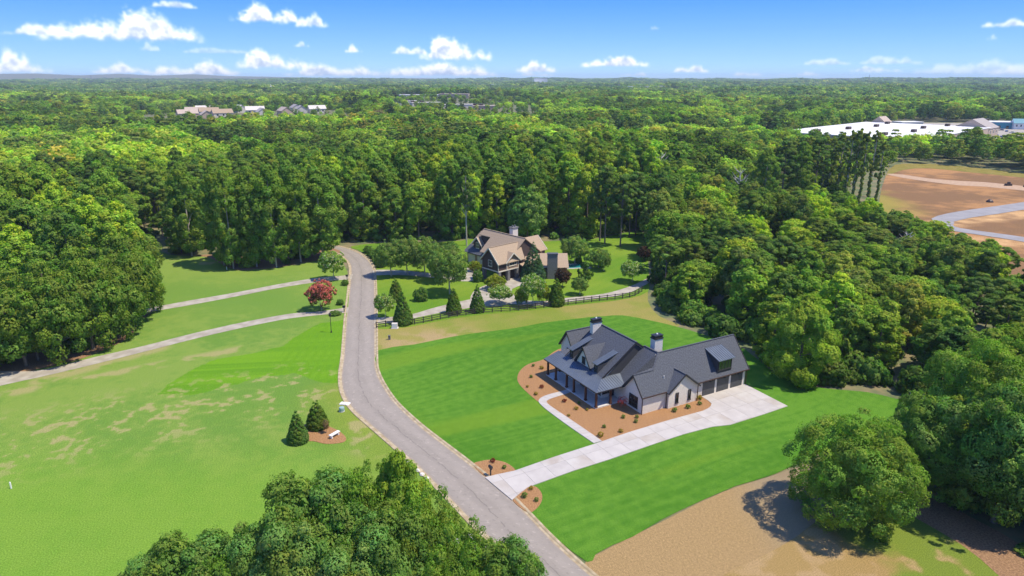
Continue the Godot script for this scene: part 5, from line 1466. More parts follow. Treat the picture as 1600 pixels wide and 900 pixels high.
func build_setting() -> void:
	build_ground()
	var grain := noise_tex(50, 0.09, 4, Color(0.80, 0.82, 0.77), Color(1, 1, 1), 256, 2.0)
	var big := FastNoiseLite.new()
	big.seed = 8
	big.frequency = 0.02
	big.fractal_octaves = 4
	var small := FastNoiseLite.new()
	small.seed = 9
	small.frequency = 0.16
	small.fractal_octaves = 4
	var tiny := FastNoiseLite.new()
	tiny.seed = 91
	tiny.frequency = 0.5
	tiny.fractal_octaves = 3
	var mow := PackedVector2Array(MOWN.map(func(q): return q))
	# left lawn
	var lp := smooth(LAWN_LEFT, true, 0.5)
	var lb := bounds(LAWN_LEFT).intersection(Rect2(-125, -220, 150, 215))
	var left := func(x: float, z: float) -> Color:
		var q := Vector2(x, z)
		var a := big.get_noise_2d(x, z)
		var b := small.get_noise_2d(x, z)
		var c := Color(0.142, 0.267, 0.046).lerp(Color(0.210, 0.313, 0.062), smoothstep(-0.4, 0.45, a + 0.55 * b + 0.45 * tiny.get_noise_2d(x, z)))
		var up := smoothstep(-118.0, -150.0, z)                              # between the drives: drier
		c = c.lerp(Color(0.214, 0.309, 0.059), up * (0.55 + 0.6 * a))
		var low := smoothstep(-88.0, -70.0, z) * smoothstep(-4.0, -30.0, x)
		c = c.lerp(Color(0.175, 0.330, 0.036), low * 0.7)
		var verge := 1.0 - smoothstep(1.0, 11.0, seg_dist(q, Vector2(-26, -98), Vector2(2, -58)))
		c = c.lerp(Color(0.244, 0.292, 0.044), verge * (0.65 + 0.8 * a))
		if Geometry2D.is_point_in_polygon(q + Vector2(b, b) * 0.8, mow):
			var s := streak(small, x, z, 0.12, 0.04, 2.6)
			var under := c
			c = Color(0.118, 0.280, 0.016).lerp(Color(0.160, 0.335, 0.018), clampf(0.5 + s * 1.6, 0, 1))
			if x > -42.0 + 0.06 * (z + 118):
				c = c.lerp(Color(0.134, 0.302, 0.013), 0.5 + 0.5 * sin(x * 4.0))
			c = under.lerp(c, 0.95)
		var dry := seg_dist(q, Vector2(-75, -80), Vector2(-52, -93))
		dry = minf(dry, seg_dist(q, Vector2(-52, -93), Vector2(-36, -100)))
		var patch := (1.0 - smoothstep(3.0, 15.0, dry)) * smoothstep(0.20, 0.42, 0.8 * b + 0.25 * a + 0.75 * tiny.get_noise_2d(x, z))
		patch = maxf(patch, (1.0 - smoothstep(1.0, 5.5, seg_dist(q, Vector2(-24, -92), Vector2(-19, -84)))) * smoothstep(0.05, 0.25, b))
		patch = maxf(patch, (1.0 - smoothstep(1.0, 3.2, seg_dist(q, Vector2(-78, -104), Vector2(-66, -118)))) * smoothstep(-0.25, 0.1, b))
		patch = maxf(patch, (1.0 - smoothstep(0.5, 2.4, seg_dist(q, Vector2(-80, -99), Vector2(-48, -119)))) * smoothstep(-0.05, 0.25, b))
		patch = maxf(patch, (1.0 - smoothstep(0.5, 3.0, seg_dist(q, Vector2(-92, -180), Vector2(-58, -176)))) * smoothstep(-0.1, 0.25, b))
		return c.lerp(Color(0.420, 0.336, 0.185), clampf(patch, 0, 1) * 0.62)
	var s := struct("lawn", sheet_mesh(lp, 0.05, 5.0), ground_mat(lb, 760, left, grain))
	s.set_meta("label", "wide left lawn with dry patches and a darker mown swath")
	# right lawn: new bright turf in mown lines
	var right := func(x: float, z: float) -> Color:
		var a := big.get_noise_2d(x, z)
		var st := streak(small, x + 6.0 * big.get_noise_2d(x * 0.5, z * 0.5), z, deg_to_rad(27.0 + 9.0 * smoothstep(-90.0, -125.0, z)), 0.09, 6.0)
		var c := Color(0.069, 0.195, 0.018).lerp(Color(0.118, 0.265, 0.029), clampf(0.5 + st * 0.5 + a * 0.8 + 0.6 * tiny.get_noise_2d(x, z), 0, 1))
		var worn := smoothstep(0.26, 0.5, streak(big, x + 40.0, z, deg_to_rad(29.0), 0.25, 2.4)) * 0.55
		return c.lerp(Color(0.172, 0.290, 0.025), worn)
	s = struct("lawn", sheet_mesh(smooth(LAWN_RIGHT, true, 0.5), 0.07, 4.0), ground_mat(bounds(LAWN_RIGHT), 620, right, grain))
	s.set_meta("label", "bright green new turf round the dark roofed house")
	# the drier strip along the fence and the garden of the brown house
	var strip := func(x: float, z: float) -> Color:
		var a := big.get_noise_2d(x, z)
		var b := small.get_noise_2d(x, z)
		var c := Color(0.214, 0.265, 0.046).lerp(Color(0.311, 0.277, 0.084), smoothstep(-0.25, 0.35, a + 0.35 * b))
		var bare := (1.0 - smoothstep(1.5, 7.5, seg_dist(Vector2(x, z), Vector2(-20, -121), Vector2(-12, -124)))) * smoothstep(-0.2, 0.22, b + 0.1)
		return c.lerp(Color(0.420, 0.302, 0.168), clampf(bare, 0, 1) * 0.8)
	s = struct("meadow", sheet_mesh(smooth(STRIP, true, 0.5), 0.035, 5.0), ground_mat(bounds(STRIP), 420, strip, grain))
	s.set_meta("label", "dry olive grass strip between the turf and the fence")
	var yard := func(x: float, z: float) -> Color:
		var a := big.get_noise_2d(x * 1.3, z * 1.3)
		var st := sin((x * 0.8 + z * 0.6) * 2.2) * 0.10
		return Color(0.126, 0.252, 0.025).lerp(Color(0.206, 0.307, 0.035), clampf(0.5 + a * 1.1 + st, 0, 1))
	s = struct("garden_lawn", sheet_mesh(smooth(YARD, true, 0.5), 0.055, 5.0), ground_mat(bounds(YARD), 380, yard, grain))
	s.set_meta("label", "mown garden lawn of the brown house")
	# straw covered slope, dry grass and shaded dirt at the lower right
	var straw := func(x: float, z: float) -> Color:
		var b := streak(small, x, z, deg_to_rad(29.0), 0.35, 1.7)
		var k := tiny.get_noise_2d(x * 6.0, z * 6.0)
		var c := Color(0.275, 0.205, 0.130).lerp(Color(0.365, 0.285, 0.19), clampf(0.5 + b * 0.45 + 0.25 * k, 0, 1))
		return c.lerp(Color(0.37, 0.25, 0.125) * (1.0 + 0.3 * k), smoothstep(-0.25, 0.3, big.get_noise_2d(x * 0.7, z * 0.7) + 0.03 * (24.0 - x)))
	struct("straw_slope", sheet_mesh(smooth(STRAW, true, 0.5), 0.045, 3.0), ground_mat(bounds(STRAW), 360, straw, grain))
	var dryg := func(x: float, z: float) -> Color:
		var a := big.get_noise_2d(x * 1.6, z * 1.6)
		var b := small.get_noise_2d(x, z)
		var c := Color(0.181, 0.239, 0.040).lerp(Color(0.353, 0.239, 0.101), smoothstep(-0.2, 0.3, a + 0.5 * b + 0.16 - 0.012 * (x - 30.0)))
		return c.lerp(Color(0.437, 0.302, 0.168), 0.7 * smoothstep(0.2, 0.5, b + 0.4 * a))
	struct("dry_grass", sheet_mesh(smooth(DRYGRASS, true, 0.5), 0.03, 4.0), ground_mat(bounds(DRYGRASS), 360, dryg, grain))
	struct("dirt", sheet_mesh(smooth(SHADEDIRT, true, 0.5), 0.042, 3.0), M.straw_bed)
	struct("dirt", sheet_mesh(smooth(RIDGEDIRT, true, 0.5), 0.062, 3.0), M.straw_bed)
	struct("dirt", sheet_mesh(smooth(WOODDIRT, true, 0.5), 0.063, 3.0), M.straw_bed)
	# the bare field
	var field := func(x: float, z: float) -> Color:
		var a := big.get_noise_2d(x * 0.9, z * 0.9)
		var b := small.get_noise_2d(x * 0.7, z * 0.7)
		var c := Color(0.261, 0.150, 0.083).lerp(Color(0.464, 0.250, 0.116), smoothstep(-0.3, 0.45, a + 0.45 * b))
		var gr := (1.0 - smoothstep(3.0, 22.0, seg_dist(Vector2(x, z), Vector2(140, -258), Vector2(152, -296)))) * smoothstep(-0.25, 0.25, a + 0.2)
		c = c.lerp(Color(0.313, 0.290, 0.069), gr * 0.85)
		var edge := minf(seg_dist(Vector2(x, z), Vector2(128, -222), Vector2(195, -252)), seg_dist(Vector2(x, z), Vector2(133, -206), Vector2(190, -200)))
		return c.lerp(Color(0.638, 0.395, 0.203), (1.0 - smoothstep(1.5, 9.0, edge)) * (0.6 + b))
	s = struct("dirt_field", sheet_mesh(smooth(FIELD, true, 0.5), 0.05, 9.0), ground_mat(bounds(FIELD), 460, field, grain))
	s.set_meta("label", "bare graded orange brown field beyond the right woods")
	var fg := func(x: float, z: float) -> Color:
		return Color(0.235, 0.210, 0.050).lerp(Color(0.319, 0.252, 0.084), clampf(0.5 + small.get_noise_2d(x, z), 0, 1))
	struct("field_grass", sheet_mesh(smooth(FIELDGRASS, true, 0.5), 0.09, 9.0), ground_mat(bounds(FIELDGRASS), 256, fg, grain))
	struct("dirt_clearing", sheet_mesh(smooth(TAN_GAP, true, 0.5), 0.09, 9.0), M.straw_bed)
	struct("dirt_track", sheet_mesh(smooth(FIELDSCAR, true, 0.5), 0.10, 9.0), tri_mat(noise_tex(52, 0.03, 4, lin(0.34, 0.22, 0.13), lin(0.47, 0.335, 0.22)), 14.0))
	struct("meadow", sheet_mesh(smooth(MEADOW_FAR, true, 0.5), 0.08, 9.0), ground_mat(bounds(MEADOW_FAR), 128, yard, grain)).set_meta("label", "small green clearing in the woods beyond the left lawn")
	struct("field_road", sheet_mesh(smooth(FIELDROAD_A, true, 0.5), 0.14, 9.0), M.farasphalt)
	struct("field_road", sheet_mesh(smooth(FIELDROAD_B, true, 0.5), 0.15, 9.0), M.farasphalt)
	build_road()
	# mulch beds
	for e in [[BED_FRONT, "mulch bed in front of the house"], [BED_LEFT, "mulch bed left of the porch"], [BED_ROAD_A, "small mulch bed left of the driveway mouth"], [BED_ROAD_B, "small mulch bed right of the driveway mouth"], [BUSHBED, "mulch round the twin evergreens"]]:
		s = struct("mulch_bed", sheet_mesh(smooth(e[0], true, 0.25) if e[0] != BED_FRONT else PackedVector2Array(BED_FRONT), 0.10, 3.0, 0.08), M.mulch)
		s.set_meta("label", e[1])
	# concrete: the driveway and the walk are poured in slabs with open joints
	var drive := slabs("driveway", PackedVector2Array(DRIVE), 3.05, 3.3, deg_to_rad(29.0), 0.15)
	drive.set_meta("label", "pale concrete driveway of square slabs leading to the garage doors")
	var walk := Node3D.new()
	walk.name = numbered("walkway")
	add_child(walk, true)
	walk.set_meta("kind", "structure")
	var wl := resampled(smooth(WALK_L, false, 0.25), 24)
	var wr := resampled(smooth(WALK_R, false, 0.25), 24)
	for i in 23:
		var p := PackedVector2Array([wl[i], wl[i].lerp(wl[i + 1], 0.975), wr[i].lerp(wr[i + 1], 0.975), wr[i]])
		part(walk, "concrete_slab", sheet_mesh(p, 0.155, 3.0, 0.12), M["slab%d" % (i % 4)])
	for e in [["lower_drive", LOWER_DRIVE_T, LOWER_DRIVE_B, 0.075], ["upper_drive", UPPER_DRIVE_T, UPPER_DRIVE_B, 0.075], ["garden_drive", HOUSE_DRIVE_T, HOUSE_DRIVE_B, 0.085]]:
		struct(e[0], ribbon(smooth(e[1], false, 0.25), smooth(e[2], false, 0.25), e[3], 80).mesh(), M.path)
	struct("forecourt", sheet_mesh(smooth(FORECOURT, true, 0.34), 0.095, 3.0), M.path)
	struct("street_drive", sheet_mesh(smooth(STREET_DRIVE, true, 0.34), 0.09, 3.0), M.path)
	struct("apron", sheet_mesh(PackedVector2Array([Vector2(-4.6, -64.2), Vector2(-2.0, -61.4), Vector2(-7.5, -56.5), Vector2(-10.5, -59.5)]), 0.085, 3.0), M.slab1)


func slabs(called: String, outline: PackedVector2Array, w: float, l: float, turn: float, y: float) -> Node3D:
	var root := Node3D.new()
	root.name = numbered(called)
	add_child(root, true)
	root.set_meta("kind", "structure")
	var ex := Vector2(cos(turn), -sin(turn))
	var ey := Vector2(sin(turn), cos(turn))
	var o := Vector2(-2.6, -70.9)
	for i in range(-4, 22):
		for j in range(-8, 9):
			var p := o + ex * (i * w) + ey * (j * l + 1.0)
			var cell := PackedVector2Array([p, p + ex * (w - 0.025), p + ex * (w - 0.025) + ey * (l - 0.025), p + ey * (l - 0.025)])
			for q in Geometry2D.intersect_polygons(cell, outline):
				var area := 0.0
				for k in q.size():
					area += q[k].cross(q[(k + 1) % q.size()])
				if absf(area) > 0.3:
					part(root, "concrete_slab", sheet_mesh(q, y, 3.0, 0.12), M["slab%d" % ((i * 3 + j * 5 + 400) % 4)])
	return root


func build_road() -> void:
	var l := smooth(ROAD_L, false, 0.25)
	var r := smooth(ROAD_R, false, 0.25)
	var road := ribbon(l, r, 0.04, 140)
	# asphalt: patched seam down the middle, paler wheel tracks, faint stains
	var im := Image.create(96, 1024, false, Image.FORMAT_RGB8)
	var n := FastNoiseLite.new()
	n.seed = 31
	n.frequency = 0.03
	n.fractal_octaves = 4
	for y in 1024:
		var wob := n.get_noise_1d(y * 0.35) * 5.0
		for x in 96:
			var c := Color(0.268, 0.240, 0.210) * (1.0 + 0.09 * n.get_noise_2d(x * 1.2, y * 0.25))
			c = c * (1.0 + 0.05 * cos((x - 24) / 48.0 * TAU))
			var dd := absf(x - 44.0 - wob)
			if dd < 1.0 and n.get_noise_1d(y * 0.6 + 700.0) > -0.22:
				c = c * 0.72
			elif x < 44.0 + wob:
				c = c * 0.975
			var crack := absf(fposmod(y + 6.0 * n.get_noise_2d(x * 1.5, y * 0.02), 61.0) - 30.0)
			if crack < 0.7 and n.get_noise_2d(x * 0.6 + 300.0, int(y / 61.0) * 90.0) > 0.02:
				c = c * 0.80
			var scuff := n.get_noise_2d(x * 2.6 + 900.0, y * 1.4)
			c = c * (1.0 + 0.22 * smoothstep(0.36, 0.55, scuff) - 0.14 * smoothstep(0.34, 0.6, -scuff))
			if x < 5 or x > 91:
				c = c.lerp(Color(0.36, 0.27, 0.18), 0.22 + 0.3 * n.get_noise_2d(x, y * 0.5))
			im.set_pixel(x, y, c.linear_to_srgb())
	var m := StandardMaterial3D.new()
	m.albedo_texture = ImageTexture.create_from_image(im)
	m.roughness = 0.9
	m.metallic_specular = 0.3
	struct("road", road.mesh(), m).set_meta("label", "pale grey asphalt road curving past both houses")
	var prof := [Vector2(-0.06, 0.0), Vector2(-0.05, 0.045), Vector2(0.2, 0.05), Vector2(0.36, 0.14), Vector2(0.58, 0.15), Vector2(0.62, 0.13), Vector2(0.63, 0.0)]
	struct("kerb", sweep(resampled(l, 120), prof, -1.0).mesh(), M.kerb)
	struct("kerb", sweep(resampled(r, 120), prof, 1.0).mesh(), M.kerb)


# ---------------------------------------------------------------- small things
func build_small_things() -> void:
	# fence of three rails along the drive of the brown house
	var line := resampled(smooth(FENCE, false, 0.25), 34)
	var f := thing("fence", "black three rail fence along the brown house drive", "fence", V(line[0].x, 0.03, line[0].y))
	for i in line.size():
		var p := V(line[i].x - line[0].x, 0, line[i].y - line[0].y)
		part(f, "post", _box(-0.09, 0, -0.09, 0.09, 1.35, 0.09), M.fence, p)
		if i + 1 < line.size():
			var q := V(line[i + 1].x - line[0].x, 0, line[i + 1].y - line[0].y)
			for h in [0.35, 0.75, 1.15]:
				var b := MB.new()
				b.bar(p + V(0, h, 0), q + V(0, h, 0), 0.06, 0.15)
				part(f, "rail", b.mesh(), M.fence)
	# lamp post
	var t := thing("lamp_post", "thin black lamp post on the lawn below the red crape myrtle", "lamp post", V(-35.6, 0.05, -126.1))
	var m := MB.new()
	m.lathe(Vector3.ZERO, [Vector2(0.16, 0), Vector2(0.14, 0.3), Vector2(0.07, 0.4), Vector2(0.055, 3.4), Vector2(0, 3.4)], 8)
	part(t, "post", m.mesh(), M.black)
	m = MB.new()
	m.lathe(V(0, 3.4, 0), [Vector2(0.08, 0), Vector2(0.2, 0.1), Vector2(0.24, 0.5), Vector2(0.3, 0.52), Vector2(0.05, 0.75), Vector2(0, 0.8)], 6)
	part(t, "lantern", m.mesh(), M.black)
	# stone bench
	t = thing("bench", "white stone bench on the mulch beside the twin evergreens", "bench", V(-24.8, 0.1, -85.2), deg_to_rad(58.0))
	part(t, "seat", _box(-0.85, 0.4, -0.25, 0.85, 0.52, 0.25), M.white)
	for x in [-0.6, 0.6]:
		part(t, "leg", _box(x - 0.09, 0, -0.2, x + 0.09, 0.4, 0.2), M.white)
	# utility covers at the kerb
	t = thing("utility_pad", "white concrete utility pad at the left kerb", "utility pad", V(-25.7, 0.05, -95.2), deg_to_rad(-12.0))
	part(t, "pad", _box(-0.75, 0, -0.45, 0.75, 0.12, 0.45), M.white)
	part(t, "hatch", _box(-0.4, 0.12, -0.4, 0.4, 0.16, 0.4), M.pale_stone)
	t = thing("utility_pedestal", "round pale blue utility pedestal beside the white pad at the kerb", "utility box", V(-25.6, 0.05, -92.8))
	m = MB.new()
	m.lathe(Vector3.ZERO, [Vector2(0.42, 0), Vector2(0.42, 0.55), Vector2(0.36, 0.7), Vector2(0, 0.78)], 12)
	part(t, "drum", m.mesh(), flat(lin(0.24, 0.36, 0.36), 0.6))
	m = MB.new()
	m.lathe(Vector3.ZERO, [Vector2(0.45, 0.02), Vector2(0.45, 0.1), Vector2(0.42, 0.1)], 12)
	part(t, "collar", m.mesh(), M.pale_stone)
	t = thing("utility_box", "pale grey utility cabinet on the dry grass by the road end of the fence", "utility box", V(-23.5, 0.05, -128.6))
	part(t, "cabinet", _box(-0.55, 0.1, -0.35, 0.55, 1.05, 0.35), M.wall_pale)
	part(t, "base", _box(-0.7, 0, -0.5, 0.7, 0.1, 0.5), M.pale_stone)
	part(t, "door", _box(-0.5, 0.16, 0.35, 0.5, 1.0, 0.38), M.white)
	t = thing("utility_box", "small grey utility pillar on the dry grass near the road", "utility box", V(-23.5, 0.04, -122.3))
	part(t, "cabinet", _box(-0.2, 0, -0.16, 0.2, 0.8, 0.16), M.stone)
	part(t, "lid", _box(-0.24, 0.8, -0.2, 0.24, 0.9, 0.2), M.stone)
	# mailboxes
	mailbox(V(-2.7, 0.1, -75.4), 0.6, "black mailbox on a post in the mulch left of the driveway mouth")
	mailbox(V(-36.0, 0.07, -138.6), 1.5, "dark mailbox where the lower concrete drive meets the road")
	mailbox(V(-40.9, 0.07, -162.6), 1.5, "dark mailbox where the upper concrete drive meets the road")
	t = thing("marker_post", "short white marker post alone on the far left lawn", "marker post", V(-61.2, 0.05, -72.6))
	m = MB.new()
	m.lathe(Vector3.ZERO, [Vector2(0.09, 0), Vector2(0.09, 0.85), Vector2(0.0, 0.95)], 8)
	part(t, "post", m.mesh(), M.white)
	t = thing("marker_post", "little white marker post on the lawn between drive and upper woods", "marker post", V(-74.5, 0.05, -172.0))
	part(t, "post", m.mesh(), M.white)
	# a row of stones where the foreground trees meet the kerb
	for i in 5:
		var k := MB.new()
		k.lathe(Vector3.ZERO, [Vector2(0.3, -0.1), Vector2(0.42, 0.1), Vector2(0.3, 0.3), Vector2(0.0, 0.36)], 7)
		t = thing("boulder", "%s pale boulder from the far end of the row beside the left kerb" % ORD[i], "boulder", V(-13.6 + i * 0.75, 0.05, -78.4 + i * 0.95), i * 1.3, "pale boulders by the kerb")
		part(t, "stone", k.mesh(), M.pale_stone).scale = V(0.8 + 0.13 * (i % 3), 0.8, 0.7 + 0.2 * (i % 2))
	# stones and machines on the field
	for e in [[231.0, -318.0, "small dark machine parked on the dirt track of the field"], [237.0, -314.0, "second dark machine further right on the dirt field"], [193.0, -274.0, "dark heap of soil standing alone on the dirt field"]]:
		t = thing("soil_heap" if e[2].contains("heap") else "field_machine", e[2], "soil heap" if e[2].contains("heap") else "machine", V(e[0], 0.1, e[1]))
		m = MB.new()
		if e[2].contains("heap"):
			m.lathe(Vector3.ZERO, [Vector2(1.4, 0), Vector2(1.1, 0.6), Vector2(0.5, 1.1), Vector2(0, 1.2)], 9)
			part(t, "heap", m.mesh(), M.bronze)
		else:
			t.scale = Vector3.ONE * 0.6
			part(t, "body", _box(-2.2, 0.6, -1.1, 2.2, 1.6, 1.1), M.bronze)
			part(t, "cab", _box(-0.6, 1.6, -0.8, 1.0, 2.9, 0.8), M.black)
			for x in [-1.4, 1.4]:
				part(t, "track", _box(x - 1.1, 0, -1.2, x + 1.1, 0.7, 1.2), M.black)
	# plants in the beds: local place on the house's axes, kind, words
	var at_house := Transform3D(Basis(Vector3.UP, deg_to_rad(29.0)), V(12.724, 0.1, -93.67))
	plant("red_maple", "small tree", "red_maple", at_house * V(3.55, 0, 1.9), 2.0, 1.7, "small bright red maple in the mulch by the porch corner")
	var kinds := {"little_shrub": "dark green", "little_gold": "golden yellow", "little_red": "dark red"}
	for e in BED_PLANTS:
		plant("little_shrub", "shrub", e[0], V(e[1], 0.1, e[2]), 0.48 * e[3], 0.6 * e[3], "%s little shrub %s" % [kinds[e[0]], e[4]], "young shrubs in the mulch beds")
	plant("little_sapling", "sapling", "brown", V(-26.2, 0.1, -86.2), 2.0, 1.0, "thin reddish sapling between the twin evergreens and the bench")
	var hedge := [V(-45.2, 0, -190.5), V(-43.6, 0, -187.5), V(-42.3, 0, -184.4), V(-41.0, 0, -181.4), V(-39.9, 0, -178.2), V(-38.8, 0, -175.0)]
	for i in hedge.size():
		plant("hedge_shrub", "shrub", "shrub", hedge[i] + V(4.0, 0, 0), 2.0, 3.2, "%s shrub from the far end of the row at the road bend" % ORD[i], "row of shrubs along the road bend")
	plant("round_shrub", "shrub", "shrub", V(-40.4, 0.05, -158.4), 1.3, 2.0, "low round shrub at the mouth of the upper concrete drive")
	plant("round_shrub", "shrub", "shrub", V(-38.0, 0.05, -143.5), 1.2, 1.9, "low round shrub beside the red crape myrtle at the road")
	plant("round_shrub", "shrub", "shrub", V(-37.4, 0.05, -136.5), 0.9, 2.6, "flat reddish shrub at the mouth of the lower concrete drive")
	plant("round_shrub", "shrub", "shrub", V(54.5, 0.05, -60.5), 0.7, 2.8, "low green weed clump on the dry grass at the lower right")
	plant("round_shrub", "shrub", "shrub", V(-80.5, 0.05, -117.5), 2.4, 5.0, "dark spreading bush at the foot of the grove by the lower drive")


func mailbox(at: Vector3, turn: float, label: String) -> void:
	var t := thing("mailbox", label, "mailbox", at, turn)
	part(t, "post", _box(-0.07, 0, -0.07, 0.07, 1.1, 0.07), M.black)
	var m := MB.new()
	var prof := []
	for i in 7:
		var a := PI * i / 6.0
		prof.append(V(0.16 * cos(a), 1.28 + 0.14 * sin(a), 0.3))
	prof.append(V(-0.16, 1.08, 0.3))
	prof.append(V(0.16, 1.08, 0.3))
	m.prism(prof, V(0, 0, -0.6))
	part(t, "box", m.mesh(), M.black)
	part(t, "arm", _box(-0.05, 0.9, -0.3, 0.05, 1.0, 0.3), M.black)


# ---------------------------------------------------------------- far buildings
func keep_clear(at: Vector3, turn: float, w: float, d: float) -> void:
	var p := PackedVector2Array()
	for e in [[-1, -1], [1, -1], [1, 1], [-1, 1]]:
		var q := Vector3(e[0] * (w * 0.5 + 5.0), 0, e[1] * (d * 0.5 + 6.0)).rotated(Vector3.UP, turn) + at
		p.append(Vector2(q.x, q.z))
	clear_polys.append([p, bounds(Array(p))])


func gabled(called: String, label: String, at: Vector3, turn: float, w: float, d: float, eave: float, ridge: float, roof_m: Material, wall_m: Material, group := "") -> Node3D:
	keep_clear(at, turn, w, d)
	var t := thing(called, label, "house" if called == "suburban_house" else "building", at, turn, group)
	var m := MB.new()
	m.prism([V(w / 2, 0, d / 2), V(w / 2, 0, -d / 2), V(w / 2, eave, -d / 2), V(w / 2, ridge - 0.2, 0), V(w / 2, eave, d / 2)], V(-w, 0, 0))
	part(t, "wall", m.mesh(), wall_m)
	var o := 0.5
	roof(t, "roof", [V(-w / 2 - o, eave - 0.2, d / 2 + o), V(w / 2 + o, eave - 0.2, d / 2 + o), V(w / 2 + o, ridge, 0), V(-w / 2 - o, ridge, 0)], roof_m)
	roof(t, "roof", [V(-w / 2 - o, ridge, 0), V(w / 2 + o, ridge, 0), V(w / 2 + o, eave - 0.2, -d / 2 - o), V(-w / 2 - o, eave - 0.2, -d / 2 - o)], roof_m)
	for i in 3:
		var win := part(t, "window", _box(-w * 0.36 + i * w * 0.3, eave * 0.4, d / 2, -w * 0.36 + i * w * 0.3 + w * 0.12, eave * 0.8, d / 2 + 0.1), M.white)
		part(win, "pane", _box(-w * 0.35 + i * w * 0.3, eave * 0.44, d / 2 + 0.05, -w * 0.35 + i * w * 0.3 + w * 0.1, eave * 0.76, d / 2 + 0.13), M.glass)
	return t


func shed(called: String, label: String, at: Vector3, turn: float, w: float, d: float, h: float, roof_m: Material, wall_m: Material, units := 0, group := "") -> Node3D:
	keep_clear(at, turn, w, d)
	var t := thing(called, label, "building", at, turn, group)
	part(t, "wall", _box(-w / 2, 0, -d / 2, w / 2, h, d / 2), wall_m)
	part(t, "roof", _box(-w / 2 - 0.3, h, -d / 2 - 0.3, w / 2 + 0.3, h + 0.6, d / 2 + 0.3), roof_m)
	for i in units:
		var x := -w * 0.4 + w * 0.8 * (i % 4) / 3.0 + (6.0 if i > 3 else 0.0)
		var z := -d * 0.25 + d * 0.42 * int(i / 4.0) + (i % 3) * 4.0
		var u := part(t, "roof_unit", _box(x - 2.6, h + 0.6, z - 1.4, x + 2.6, h + 2.6, z + 1.4), M.bronze)
		part(u, "unit_cap", _box(x - 2.2, h + 2.6, z - 1.0, x + 2.2, h + 2.8, z + 1.0), M.roof_grey)
	for i in (6 if h < 6.0 else 3):
		part(t, "opening", _box(-w * 0.4 + i * w * 0.15, 0, d / 2, -w * 0.4 + i * w * 0.15 + w * 0.05, h * 0.5, d / 2 + 0.15), M.glass)
	return t


